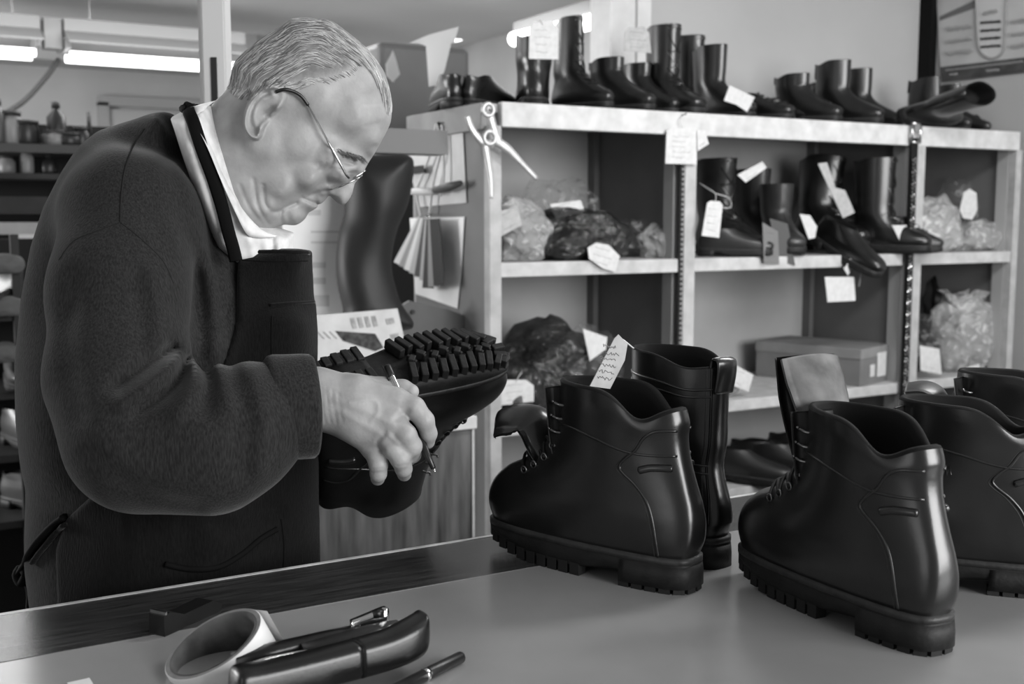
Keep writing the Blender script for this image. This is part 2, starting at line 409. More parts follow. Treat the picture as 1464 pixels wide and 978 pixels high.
def gl(pts, a, w): return a*np.exp(-(line_dist(cr(np.c_[FrH.pl(pts), np.zeros(len(pts))], 5)[:, :2], X2d, Y2d)/(w*PXM))**2)
Wm = Wm+gb(503, 234, -.005, 12)+gb(497, 239, .0045, 7)+gl([(470, 212), (490, 213), (510, 222), (527, 231)], .0035, 6)+gb(450, 258, .004, 22)
Wm = Wm+gl([(468, 271), (455, 273), (440, 279)], -.003, 3)+gl([(433, 281), (443, 286), (453, 291)], -.004, 2.2)+gl([(424, 288), (408, 295), (403, 303), (404, 318)], -.0045, 3)
Wm = Wm+gl([(379, 262), (381, 285), (390, 298), (402, 299)], -.003, 3)+gl([(366, 254), (371, 288), (384, 316)], -.0026, 3)+gl([(347, 262), (360, 292), (378, 318)], -.002, 3)
Wm = Wm+gb(392, 310, .004, 9)+gb(420, 312, .003, 9)+gl([(484, 240), (495, 245), (508, 246)], -.0022, 2)+gl([(478, 232), (488, 230), (505, 235)], -.003, 2.5)
Wm = Wm+gl([(478, 262), (470, 272), (478, 280)], .002, 4)+gl([(472, 240), (466, 250), (468, 260)], -.0015, 3)+gb(466, 281, -.002, 4)
Wm = Wm+gl([(520, 180), (535, 178), (552, 170)], -.0008, 2.5)+gl([(510, 150), (530, 150), (552, 148)], -.0007, 2.5)+gl([(466, 226), (456, 232)], -.0015, 2)+gl([(466, 232), (455, 242)], -.0015, 2)
# nostril
Wm = Wm+gb(479, 285, -.006, 4)
# ear
ear = [(398, 123), (384, 125), (368, 136), (357, 151), (352, 168), (353, 184), (361, 196), (371, 200.5), (378, 196), (383, 182), (394, 168), (407, 155), (414, 141), (409, 128)]
Se = poly_sdf(cr(np.c_[FrH.pl(ear), np.zeros(len(ear))], 4, True)[:, :2], ax[0], ax[1])
back = FrH.px(352, 170)[0]; front = FrH.px(414, 150)[0]
tx = np.clip((X2d-back)/(front-back), 0, 1)
A = .021*(1-tx)**1.2+.003
ss = np.clip(-Se/(2.2*PXM), 0, 1); ss = ss*ss*(3-2*ss)
rim = np.exp(-((-Se/PXM-4.5)/3.0)**2)*.0085*(1-np.clip((tx-.72)*5, 0, 1))
Eh = A+rim+gb(385, 168, -.019, 7)+gb(393, 160, -.009, 6)+gl([(392, 138), (377, 146), (369, 162), (371, 178), (378, 184)], .0045, 4)+gb(386, 136, -.005, 6)+gb(378, 134, -.004, 5)+gb(371, 191, -.001, 6)
Wm = Wm+ss*np.maximum(Eh, .0005)
Wm = np.maximum(Wm, .004)
s1 = np.maximum(0, 1-(-S/Rm))
f = (np.sqrt((P[2]/Wm[:, :, None])**2+(s1**2)[:, :, None])-1)*np.minimum(Wm, Rm)[:, :, None]
# close the neck at the bottom
V, Q = surface_nets(f, [a[0] for a in ax], h); V = vsmooth(V, Q, 2, .5)
headV, headQ = FrH.world(V), Q; headL = V
head_tree = bvh(headV, headQ)
def interp2(A2, x, y):
    i = np.clip((x-ax[0][0])/h, 0, A2.shape[0]-1.001); j = np.clip((y-ax[1][0])/h, 0, A2.shape[1]-1.001)
    a, b = i.astype(int), j.astype(int); u, v = i-a, j-b
    return A2[a, b]*(1-u)*(1-v)+A2[a+1, b]*u*(1-v)+A2[a, b+1]*(1-u)*v+A2[a+1, b+1]*u*v
def head_z(x, y):
    s = np.clip(-interp2(S, x, y)/interp2(Rm, x, y), 0, 1); return interp2(Wm, x, y)*np.sqrt(np.maximum(0, 1-(1-s)**2))

# ---- hands
FrK = Frame(530, 590, 1.25)
def kp(px, py, dz): return FrK.loc(atd(px, py, 1.25+dz))
def chain(rows, P, k): return sd_chain(P, [kp(*r[:3]) for r in rows], [r[3] for r in rows], k)
hk = .0013
axk, Pk = grid([-.115, -.085, -.075], [.085, .065, .085], hk)
mcp = [(566, 573, -.002, .0145), (560, 603, -.012, .0145), (550, 625, -.010, .0135), (532, 640, .002, .0125)]
wr = [(395, 582, 0, .031), (448, 569, 0, .0285)]
hand = chain(wr, Pk, .01)
for m_, wy in zip(mcp, (556, 564, 572, 582)):
    hand = smin(hand, chain([(455, wy, 0, .022), (510, (wy+m_[1])/2-3, -.003, .019), m_], Pk, .01), .016)
fing = [[mcp[0], (592, 583, -.006, .0125), (607, 601, -.006, .0108), (613, 620, .002, .0093), (612, 632, .010, .0078)],
        [mcp[1], (580, 622, -.018, .0122), (589, 638, -.012, .0112), (590, 650, .006, .0092), (584, 657, .020, .008)],
        [mcp[2], (562, 640, -.016, .0118), (572, 656, -.016, .0108), (577, 670, -.006, .0094), (578, 678, .008, .0082)],
        [mcp[3], (538, 652, -.006, .0110), (541, 664, -.010, .0104), (541, 677, -.006, .0092), (540, 684, .006, .0082)]]
for fg in fing: hand = smin(hand, chain(fg, Pk, .003), .005)
hand = smin(hand, chain([(495, 556, .02, .019), (545, 556, .036, .0135), (576, 556, .034, .0105), (588, 560, .030, .009)], Pk, .004), .008)
Xk, Yk = np.meshgrid(axk[0], axk[1], indexing='ij')
def hl(pts, a, w):
    q = cr(np.array([list(kp(p[0], p[1], -.02)[:2])+[0] for p in pts]), 5)[:, :2]
    return (a*np.exp(-(line_dist(q, Xk, Yk)/w)**2))[:, :, None]
near = np.clip(-Pk[2]/.006+.5, 0, 1)
hand = hand-near*(hl([(470, 560), (510, 562), (545, 566), (568, 570)], .0009, .004)+hl([(480, 572), (520, 586), (548, 600), (562, 606)], .0011, .004)
                  +hl([(490, 590), (525, 610), (552, 625)], .0010, .004)+hl([(500, 575), (535, 572), (540, 590), (530, 602)], .0009, .0024)
                  +hl([(553, 618), (562, 628), (568, 634)], .0015, .0028)-hl([(566, 600), (577, 592), (583, 588)], .0016, .0035)-hl([(552, 618), (540, 632), (545, 645)], .002, .003))
for x0 in (459, 467, 475, 484): hand = hand+near*hl([(x0, 548+(x0-459)*.6), (x0+2, 580), (x0+6, 604)], .00045, .0016)
for x0, y0, x1, y1 in ((533, 676, 547, 675), (533, 671, 547, 670), (567, 666, 583, 664)): hand = hand+near*hl([(x0, y0), (x1, y1)], .0007, .0011)
V, Q = surface_nets(hand, [a[0] for a in axk], hk); V = vsmooth(V, Q, 2, .5)
handV, handQ = FrK.world(V), Q
Vm = V.copy(); Vm[:, 2] = .245-Vm[:, 2]*1.0; Vm[:, 0] -= .036; Vm[:, 1] += .016
hand2V, hand2Q = FrK.world(Vm), Q[:, ::-1]

# ---- sweater (torso and sleeves), shirt and apron, all on one grid
hb = .0042
axb, Pb = grid([-.27, -.42, -.43], [.23, .345, .30], hb)
def bp(px, py, d): return FrB.loc(atd(px, py, d))
torso_px = [(252, 168), (235, 165), (215, 168), (175, 178), (140, 190), (112, 213), (88, 250), (62, 300), (44, 355), (30, 430), (22, 520), (24, 600), (30, 660), (38, 700), (36, 760),
            (36, 810), (48, 900), (60, 990), (450, 990), (456, 800), (447, 700), (446, 600), (448, 520), (448, 435), (442, 428), (443, 368), (438, 361), (346, 362), (330, 348), (309, 310), (291, 270), (276, 235), (262, 200)]
Sb = poly_sdf(FrB.pl(torso_px), axb[0], axb[1])
Xb, Yb = np.meshgrid(axb[0], axb[1], indexing='ij')
Lb = lambda c: [(*FrB.px(a, b)[:2], v) for a, b, v in c]
Wb = shep(Lb([(150, 260, .15), (200, 400, .19), (60, 400, .12), (100, 600, .18), (245, 520, .20), (400, 500, .15), (440, 420, .115), (250, 700, .20), (420, 700, .17), (50, 750, .15), (276, 240, .074),
              (306, 310, .076), (250, 190, .07), (220, 200, .11), (380, 370, .105), (250, 900, .2)]), Xb, Yb, 3)
Rb = shep(Lb([(245, 520, .2), (50, 400, .14), (150, 220, .12), (276, 245, .034), (306, 310, .03), (262, 180, .025), (400, 365, .022), (440, 400, .05), (447, 600, .08), (40, 750, .12), (300, 900, .2)]), Xb, Yb, 3)
s1 = np.maximum(0, 1-(-Sb/Rb))
torso = (np.sqrt((Pb[2]/Wb[:, :, None])**2+(s1**2)[:, :, None])-1)*np.minimum(Wb, Rb)[:, :, None]
def arm(rows, k): return sd_chain(Pb, [bp(*r[:3]) for r in rows], [r[3] for r in rows], k)
arm_r = arm([(185, 315, 1.32, .078), (170, 420, 1.265, .072), (171, 540, 1.225, .073), (205, 622, 1.195, .077), (300, 632, 1.19, .071), (352, 607, 1.205, .061), (392, 587, 1.22, .048)], .03)
arm_l = arm([(200, 320, 1.60, .075), (190, 470, 1.66, .070), (230, 620, 1.66, .070), (330, 610, 1.60, .060), (420, 590, 1.50, .048)], .03)
def bl(pts, dz, a, w):
    q = cr(np.c_[FrB.pl(pts, dz), np.zeros(len(pts))], 5)[:, :2]; return (a*np.exp(-(line_dist(q, Xb, Yb)/w)**2))[:, :, None]
nearb = np.clip(-Pb[2]/.02, 0, 1)
tor_f = torso-nearb*(bl([(222, 240), (243, 320), (260, 400), (268, 490)], -.15, .007, .012)+bl([(250, 235), (280, 320), (300, 410), (306, 510)], -.12, .008, .010)
        +bl([(276, 250), (306, 330), (322, 420)], -.1, .004, .008)-bl([(237, 240), (262, 330), (282, 420), (288, 510)], -.13, .009, .009)-bl([(205, 300), (232, 360), (250, 440)], -.17, .004, .009))
arm_f = arm_r+bl([(245, 497), (228, 509), (203, 527), (172, 550)], -.26, .013, .008)+bl([(266, 515), (257, 540), (236, 562), (200, 585)], -.27, .013, .007)+bl([(290, 522), (299, 550), (292, 580)], -.27, .010, .008)
arm_f = arm_f-bl([(252, 510), (236, 530), (208, 552), (175, 574)], -.27, .009, .008)-bl([(278, 522), (274, 552), (252, 588)], -.27, .007, .009)-bl([(120, 560), (160, 640), (230, 690)], -.27, .004, .02)
arm_f = arm_f+bl([(326, 530), (343, 590), (337, 660)], -.26, .006, .011)-bl([(352, 530), (366, 590), (360, 660)], -.26, .005, .010)-bl([(312, 530), (322, 580)], -.26, .004, .009)+bl([(110, 400), (103, 500), (126, 590)], -.22, .006, .013)
arm_f = arm_f-bl([(215, 390), (228, 450), (226, 490)], -.24, .005, .011)+bl([(250, 503), (236, 505)], -.26, .007, .007)+bl([(196, 400), (204, 450), (206, 500)], -.24, .004, .010)+bl([(140, 640), (200, 690), (280, 712)], -.27, .004, .010)
y0_, y1_ = FrB.px(200, 440)[1], FrB.px(200, 330)[1]; kt = np.clip((Pb[1]-y0_)/(y1_-y0_), 0, 1); kk = (.010+.04*kt*kt*(3-2*kt)).astype(np.float32)
body = smin(tor_f, arm_f, kk); body = smin(body, arm_l, kk)
# wide rolls of cloth at the back hem
V, Q = surface_nets(body, [a[0] for a in axb], hb); V = vsmooth(V, Q, 3, .5)
bodyV = FrB.world(V); body_tree = bvh(bodyV, Q)
sw = mesh('sweater', bodyV, Q, M_knit, per, base=base)
tag(sw, 'charcoal knit sweater with wide sleeves')
# apron: laid 7 mm outside the sweater within its outline
ap_px = [(341, 356), (448, 356), (455, 440), (458, 530), (464, 960), (90, 960), (83, 780), (98, 737), (150, 687), (250, 600), (316, 520), (334, 470)]
apx = poly_sdf(FrB.pl(ap_px, -.10), axb[0], axb[1])[:, :, None]
apf = np.maximum(torso-.007, apx)+0*Pb[2]
apf = np.maximum(apf, Pb[2]-.17)
apf = apf+nearb*(bl([(300, 740), (340, 760), (400, 740)], -.2, .003, .01)-bl([(180, 740), (190, 800), (185, 870)], -.2, .003, .012)+bl([(270, 750), (265, 820), (270, 880)], -.2, .003, .012))
V, Q = surface_nets(apf, [a[0] for a in axb], hb); V = vsmooth(V, Q, 2, .5)
apV = FrB.world(V); ap_tree = bvh(apV, Q)
ap = mesh('apron', apV, Q, M_apron, per, base=base); tag(ap, 'black cotton bib apron')
def line_on(name, tree, pts, r, m, parent, lift=.0, base=base, n=6, flat=1.0):
    q = drape(tree, cr(np.array([list(p)+[0] for p in pts]), 8)[:, :2], lift)
    return G().tube(q, r, n, flat=flat).out(name, m, parent, True, base=base)
M_apseam = mat('apron_seam', 14, .9, .1)
line_on('seam', ap_tree, [(389, 452), (388, 490), (390, 560)], .0009, M_apseam, ap)
line_on('seam', ap_tree, [(236, 806), (270, 813), (310, 811), (345, 792), (372, 770), (396, 756)], .0035, M_apseam, ap, .001)
line_on('seam', ap_tree, [(402, 742), (406, 780), (404, 830)], .001, M_apseam, ap)
line_on('seam', ap_tree, [(346, 372), (390, 374), (440, 373)], .0008, M_apseam, ap)
line_on('pocket_hem', ap_tree, [(386, 437), (420, 434), (448, 432)], .0022, M_apron, ap, .001)
line_on('bib_hem', ap_tree, [(343, 362), (390, 361), (441, 362)], .003, M_apron, ap, .001)
# sleeve seams
line_on('seam', body_tree, [(207, 184), (190, 210), (178, 245), (173, 285), (172, 318)], .0010, M_seam, sw)
line_on('seam', body_tree, [(172, 318), (140, 330), (105, 345), (84, 372)], .0007, M_seam, sw)
line_on('seam', body_tree, [(172, 318), (200, 340), (232, 372), (248, 405)], .0007, M_seam, sw)
# folded cuff
a0, a1 = atd(382, 586, 1.212), atd(447, 582, 1.229); axd = (a1-a0)/np.linalg.norm(a1-a0)
cu = G(); tt = [(-.002, .044), (-.001, .053), (.003, .0575), (.008, .0588), (.02, .0580), (.038, .0580), (.046, .0575), (.0495, .0545), (.0485, .049), (.040, .046), (.02, .044)]
u = np.cross(axd, FW); u /= np.linalg.norm(u); w = np.cross(u, axd)
n = 40; Vv = []; rng = np.random.default_rng(3)
for i, (t, r) in enumerate(tt):
    for k in range(n):
        an = 2*math.pi*k/n; rr = r*(1+.02*math.sin(3*an+1)+.012*math.sin(5*an+t*60))
        Vv.append(a0+axd*t*1.04+rr*(math.cos(an)*u+.86*math.sin(an)*w))
cu.add(Vv, [(i*n+k, i*n+(k+1) % n, (i+1)*n+(k+1) % n, (i+1)*n+k) for i in range(len(tt)-1) for k in range(n)])
cu.out('cuff', M_knit, sw, True, base=base)
# shirt front and collar
shp = [(245, 168), (268, 156), (303, 150), (322, 200), (345, 270), (372, 318), (398, 326), (421, 333), (419, 352), (424, 375), (345, 380), (312, 352), (286, 290), (264, 225)]
hs = .0028
axs, Ps = grid(FrH.px(245, 390)-np.array([0, 0, .09]), FrH.px(435, 140)+np.array([0, 0, .09]), hs)
Ss = poly_sdf(FrH.pl(shp), axs[0], axs[1]); Xs, Ys = np.meshgrid(axs[0], axs[1], indexing='ij')
Ws = shep(L([(270, 180, .074), (278, 220, .082), (300, 270, .083), (318, 310, .083), (345, 330, .070), (390, 345, .054), (418, 345, .045)]), Xs, Ys, 3)
def sl_(pts, a, w): return a*np.exp(-(line_dist(FrH.pl(pts), Xs, Ys)/(w*PXM))**2)
Ws = Ws+sl_([(362, 335), (366, 362)], .004, 5)-sl_([(391, 334), (394, 364)], .006, 3)+sl_([(380, 335), (384, 364)], .003, 5)-sl_([(407, 340), (410, 364)], .005, 3)+sl_([(400, 336), (402, 364)], .003, 4)
s1 = np.maximum(0, 1-(-Ss/.02))
sf = (np.sqrt((Ps[2]/Ws[:, :, None])**2+(s1**2)[:, :, None])-1)*.02
V, Q = surface_nets(sf, [a[0] for a in axs], hs); V = vsmooth(V, Q, 2, .5)
shirt_tree = bvh(FrH.world(V), Q)
sh = mesh('shirt', FrH.world(V), Q, M_shirt, per, base=base); tag(sh, 'pale collared shirt')
up_ = cr(np.array([(312, 144, .030), (297, 160, .052), (299, 185, .066), (310, 208, .070), (326, 248, .0725), (345, 283, .071), (361, 306, .064), (379, 324, .056), (398, 332, .046)]), 6)
lo_ = cr(np.array([(279, 154, .050), (286, 172, .072), (296, 190, .084), (308, 214, .0895), (328, 262, .0905), (346, 302, .088), (358, 327, .076), (372, 334, .061), (393, 334, .050)]), 6)
for s_ in (-1, 1):
    A_ = np.array([FrH.px(a, b, 0)+[0, 0, s_*z] for a, b, z in up_]); B_ = np.array([FrH.px(a, b, 0)+[0, 0, s_*z] for a, b, z in lo_])
    nrows = len(A_); Vv = []; T_ = .0022
    for i in range(nrows):
        mid = (A_[i]+B_[i])/2+np.array([0, 0, s_*.004])
        for p, o in ((A_[i], 0), (mid, 0), (B_[i], 0), (B_[i]-[0, 0, s_*T_], 0), (mid-[0, 0, s_*T_], 0), (A_[i]-[0, 0, s_*T_], 0)): Vv.append(p)
    Q_ = [(i*6+k, i*6+(k+1) % 6, (i+1)*6+(k+1) % 6, (i+1)*6+k) for i in range(nrows-1) for k in range(6)]+[tuple(range(6)), tuple(range((nrows-1)*6, nrows*6))]
    mesh('collar', FrH.world(np.array(Vv)), Q_, M_shirt, sh, base=base)
# apron neck strap, lying between collar and shirt, knotted at the nape
st = cr(np.array([(345, 360, .100), (341, 345, .094), (334, 322, .090), (325, 288, .0875), (313, 250, .0865), (298, 210, .085), (286, 176, .078), (277, 160, .058), (273, 152, .02)]), 6)
for s_ in (-1, 1):
    q = FrH.world(np.array([FrH.px(a, b, 0)+[0, 0, s_*z] for a, b, z in st]))
    G().tube(q, .0078, 8, flat=.22, upv=FrH.z).out('neck_strap', M_strap, ap, True, base=base)
G().tube(FrH.world(np.array([FrH.px(a, b, 0)+[0, 0, z] for a, b, z in [(268, 158, -.03), (271, 151, -.02), (277, 154, -.035), (272, 162, -.045), (266, 156, -.03)]])), .0055, 8).out('strap_knot', M_strap, ap, True, base=base)
# waist tie at his back
cloth_tree = bvh(np.vstack([bodyV, apV]), np.vstack([np.array([list(p.vertices) for p in sw.data.polygons]), np.array([list(p.vertices) for p in ap.data.polygons])+len(bodyV)]))
q = drape(cloth_tree, cr(np.array([(97, 738, 0), (84, 748, 0), (70, 762, 0), (58, 776, 0), (47, 793, 0)]), 6)[:, :2], .004)
q = np.vstack([q, FrB.world(np.array([bp(38, 805, 1.44), bp(29, 818, 1.45)]))])
G().tube(q, .0075, 8, flat=.6).out('waist_tie', M_strap, ap, True, base=base)
q = drape(cloth_tree, cr(np.array([(96, 750, 0), (82, 763, 0), (70, 778, 0), (60, 790, 0), (50, 805, 0)]), 6)[:, :2], .003)
if len(q) > 3: G().tube(q, .005, 8, flat=.6).out('waist_tie', M_apron, ap, True, base=base)
G().tube(FrB.world(cr(np.array([bp(30, 812, 1.45), bp(24, 822, 1.45), bp(30, 834, 1.445), bp(37, 822, 1.44), bp(31, 812, 1.45)]), 6)), .006, 8).out('waist_knot', M_strap, ap, True, base=base)
G().tube(FrB.world(cr(np.array([bp(34, 826, 1.45), bp(40, 850, 1.45), bp(38, 880, 1.45), bp(34, 930, 1.45)]), 5)), .006, 8, flat=.4).out('waist_tie', M_strap, ap, True, base=base)

# ---- the body: head, neck, core, arms and both hands in one mesh; trousers and shoes below the counter
core = G(); core.add(headV, headQ)
core.add(handV, handQ); core.add(hand2V, hand2Q)
core.tube([FrH.world(FrH.px(335, 300)), atd(230, 330, 1.46), atd(240, 520, 1.47), atd(250, 800, 1.47)], [.05, .09, .1, .1], 12)
core.tube([atd(230, 330, 1.46), atd(190, 330, 1.33), atd(172, 540, 1.225), atd(205, 618, 1.195), atd(300, 625, 1.19), atd(395, 585, 1.22), atd(430, 575, 1.245)], [.05, .05, .042, .04, .036, .032, .03], 12)
core.tube([atd(230, 330, 1.46), atd(200, 330, 1.60), atd(190, 470, 1.66), atd(230, 620, 1.66), atd(420, 590, 1.50), handV.mean(0)+FrK.z*.24-FrK.x*.09], [.05, .05, .042, .04, .034, .028], 12)
core.out('body', M_skin, per, True, base=base)
hip = base+np.array([0, 0, .86]); M_trouser = mat('trouser_cloth', 36, .85, .2, var=5, vscale=60)
tr = G(); side = np.array([FrB.z[0], FrB.z[1], 0]); side /= np.linalg.norm(side); fwdm = np.array([RT[0], RT[1], 0])
for s_ in (-1, 1): tr.tube([hip+side*s_*.08+[0, 0, .08], hip+side*s_*.095-[0, 0, .1], hip+side*s_*.105-[0, 0, .42], hip+side*s_*.11-[0, 0, .80]], [.125, .115, .085, .07], 20)
tr.out('trousers', M_trouser, per, True, base=base)
for s_ in (-1, 1):
    sg = G(); c0 = base+side*s_*.11
    bm = bmesh.new(); bmesh.ops.create_uvsphere(bm, u_segments=20, v_segments=12, radius=1); Vs = np.array([v.co for v in bm.verts]); Fs = [[v.index for v in f_.verts] for f_ in bm.faces]; bm.free()
    Vs = np.c_[Vs[:, 0]*.15, Vs[:, 1]*.05, np.maximum(Vs[:, 2]*.075, -.0)]
    sg.add(c0+Vs[:, :1]*fwdm+fwdm*.05+Vs[:, 1:2]*side+Vs[:, 2:]*np.array([0, 0, 1]), Fs); sg.out('shoe', M_black, per, True, base=base)

# ---- hair: a thin combed layer over the scalp and several thousand separate strands
hair_px = [(329, 120), (331, 90), (353, 66), (389, 38), (427, 18), (478, 24), (523, 60), (553, 100), (566, 150), (565, 174), (557, 160), (549, 132), (534, 108), (517, 92), (508, 99), (499, 110),
           (470, 120), (440, 123), (419, 129), (400, 121), (382, 123), (364, 137), (350, 137), (340, 131)]
Shr = poly_sdf(FrH.pl(hair_px), ax[0], ax[1])
cen = headL[headQ].mean(1); inside = interp2(Shr, cen[:, 0], cen[:, 1]) < -.0015
ids = np.unique(headQ[inside]); mp_ = -np.ones(len(headV), int); mp_[ids] = np.arange(len(ids))
me_n = np.zeros_like(headL)
fn = np.cross(headL[headQ[:, 2]]-headL[headQ[:, 0]], headL[headQ[:, 3]]-headL[headQ[:, 1]])
for k in range(4): np.add.at(me_n, headQ[:, k], fn)
me_n /= np.linalg.norm(me_n, axis=1)[:, None]+1e-12
edge = np.clip(-interp2(Shr, headL[:, 0], headL[:, 1])/.008, 0, 1)
hb_ = headL+me_n*(edge*.0016)[:, None]
hair = mesh('hair', FrH.world(hb_[ids]), mp_[headQ[inside]], M_hairbase, per, base=base)
at_ = hair.data.attributes.new('combed', 'FLOAT', 'POINT'); ew = np.clip(-interp2(Shr, headL[:, 0], headL[:, 1])/.016, 0, 1); ew = ew*ew*(3-2*ew)
at_.data.foreach_set('value', ew[ids].astype(np.float32))
nt_ = M_hairbase.node_tree; an_ = nt_.nodes.new('ShaderNodeAttribute'); an_.attribute_name = 'combed'; mx_ = nt_.nodes.new('ShaderNodeMix'); mx_.data_type = 'RGBA'
bs_ = nt_.nodes['Principled BSDF']; src_ = bs_.inputs['Base Color'].links[0].from_socket
nt_.links.new(an_.outputs['Fac'], mx_.inputs['Factor']); g_ = lin(152); mx_.inputs[6].default_value = (g_, g_, g_, 1); nt_.links.new(src_, mx_.inputs[7]); nt_.links.new(mx_.outputs[2], bs_.inputs['Base Color']); tag(hair, 'thin grey hair combed straight back')
cu = bpy.data.curves.new('hair_strands', 'CURVE'); cu.dimensions = '3D'; cu.bevel_depth = .00034; cu.bevel_resolution = 0
for m_ in HAIRM: cu.materials.append(m_)
rng = np.random.default_rng(7)
gx, gy = np.gradient(S, h)
Sx, Sy = gx, gy
cand = np.argwhere(Shr < .003); cnt_ = 0
def strand(x, y, sgn, n, step, lift, mi, rad=1.0, curl=0.0):
    pts = []; dirn = None
    for i in range(n):
        a, b = interp2(Sx, np.array([x]), np.array([y]))[0], interp2(Sy, np.array([x]), np.array([y]))[0]; g = math.hypot(a, b)+1e-9
        if interp2(S, np.array([x]), np.array([y]))[0] > -.0006 and i: break
        if interp2(Shr, np.array([x]), np.array([y]))[0] > .007: break
        tx, ty = -b/g, a/g                     # towards the back of the head
        bw = FrH.px(330, 125)-np.array([x, y, 0]); bn = math.hypot(bw[0], bw[1])+1e-9; dep = min(1, -interp2(S, np.array([x]), np.array([y]))[0]/.06)
        tx, ty = tx*(1-.35*dep)+bw[0]/bn*.35*dep, ty*(1-.35*dep)+bw[1]/bn*.35*dep
        z = head_z(np.array([x]), np.array([y]))[0]; e = lift*math.sin(math.pi*min(1, (i+.6)/n))
        nv = np.array([a/g*.5, b/g*.5, 0])*(1 if dep < .5 else 0)
        pts.append((x+nv[0]*e, y+nv[1]*e, sgn*(z+e*.8)))
        x += step*(tx+curl*ty); y += step*(ty-curl*tx)
    if len(pts) < 3: return
    sp = cu.splines.new('POLY'); sp.points.add(len(pts)-1); sp.material_index = mi
    q = FrH.world(np.array(pts))-base
    for i, p in enumerate(q): sp.points[i].co = (*p, 1); sp.points[i].radius = rad*(1-.55*i/len(q))
for c in rng.choice(len(cand), 4300):
    i, j = cand[c]; x, y = ax[0][i]+rng.uniform(0, h), ax[1][j]+rng.uniform(0, h)
    side_n = -1 if rng.random() < .72 else 1
    clump = mnoise.noise(Vector((x*140, y*140, 0)))
    lowside = y < FrH.px(400, 100)[1]
    mi = 0 if rng.random()+clump*1.2 > .55 else (1 if rng.random() > .45 else 2)
    strand(x, y, side_n, 5 if lowside else int(rng.integers(7, 12)), .0035 if lowside else .0048, rng.uniform(.001, .0018 if lowside else .0032), mi, rng.uniform(.6, 1.25), clump*.35+rng.normal(0, .06))
for k in range(260):                            # the forelock that falls along the brow
    t = rng.random(); p = FrH.px(522+40*t, 66+100*t**1.3)
    strand(p[0]-rng.uniform(.001, .011), p[1]-rng.uniform(-.002, .006), -1 if rng.random() < .6 else 1, 9, .005, rng.uniform(.001, .003), 0 if rng.random() > .3 else 1, 1.0)
ob('hair_strands', cu, hair, 'stuff')
# eyebrow
eb = G()
for k in range(70):
    t = rng.random(); p = np.array([480+38*t, 214+12*t+rng.uniform(-2.5, 2.5)]); q = drape(head_tree, [p, p+[5, 4], p+[9, 9]], .0008)
    if len(q) == 3: q[1] += 0; q[2] -= FrH.z*.0015; eb.tube(q, [.0003, .0003, .00012], 4)
eb.out('eyebrow', HAIRM[2], per, True, base=base, kind='stuff')

# ---- spectacles
M_steel = mat('spectacle_metal', 190, .2, .5, metal=1)
gl_base = FrH.world(FrH.px(494, 258))
gt = thing('eyeglasses', 'thin wire spectacles worn low on the bending person nose', 'glasses', gl_base)
P3 = lambda x, y, z: FrH.world(FrH.px(x, y)+np.array([0, 0, z]))
M_lens = bpy.data.materials.new('lens_glass'); M_lens.use_nodes = True; nt = M_lens.node_tree; nt.nodes.clear()
gg = nt.nodes.new('ShaderNodeBsdfGlossy'); gg.inputs['Roughness'].default_value = .03; tp = nt.nodes.new('ShaderNodeBsdfTransparent'); mx = nt.nodes.new('ShaderNodeMixShader'); fr_ = nt.nodes.new('ShaderNodeFresnel'); fr_.inputs[0].default_value = 1.45
oo = nt.nodes.new('ShaderNodeOutputMaterial'); nt.links.new(fr_.outputs[0], mx.inputs[0]); nt.links.new(tp.outputs[0], mx.inputs[1]); nt.links.new(gg.outputs[0], mx.inputs[2]); nt.links.new(mx.outputs[0], oo.inputs[0])
e1 = P3(517, 249, 0)-P3(471, 270, 0); hl_ = np.linalg.norm(e1)/2; e1 /= 2*hl_
for s_ in (-1, 1):
    c = P3(495, 259, s_*.033); a = np.linspace(0, 2*np.pi, 40, endpoint=False)
    ring = c+np.outer(np.cos(a)*hl_*.92, e1)+np.outer(np.sin(a)*.025, FrH.z)
    G().tube(ring, .0009, 6, closed=True).out('lens_rim', M_steel, gt, True, base=gl_base)
    lg = G(); lg.add(np.vstack([ring, c[None]]), [(k, (k+1) % 40, 40) for k in range(40)]); lg.out('lens', M_lens, gt, True, base=gl_base)
    hz = s_*.061
    G().tube([P3(497, 252, s_*.057), P3(493, 247, hz), P3(440, 150, s_*.076)], [.0013, .0016, .0010], 8).out('temple_arm', M_steel, gt, True, base=gl_base)
    G().tube(cr(np.array([P3(441, 152, s_*.076), P3(432, 140, s_*.078), P3(420, 133, s_*.080), P3(408, 131, s_*.082), P3(398, 134, s_*.080)]), 5), .0022, 8).out('ear_sleeve', M_black, gt, True, base=gl_base)
    G().tube(cr(np.array([P3(506, 254, s_*.010), P3(512, 250, s_*.008), P3(509, 257, s_*.011)]), 4), .0007, 6).out('nose_pad_arm', M_steel, gt, True, base=gl_base)
G().tube(cr(np.array([P3(507, 253, -.011), P3(519, 246, -.006), P3(522, 244, 0), P3(519, 246, .006), P3(507, 253, .011)]), 5), .0011, 6).out('bridge', M_steel, gt, True, base=gl_base)
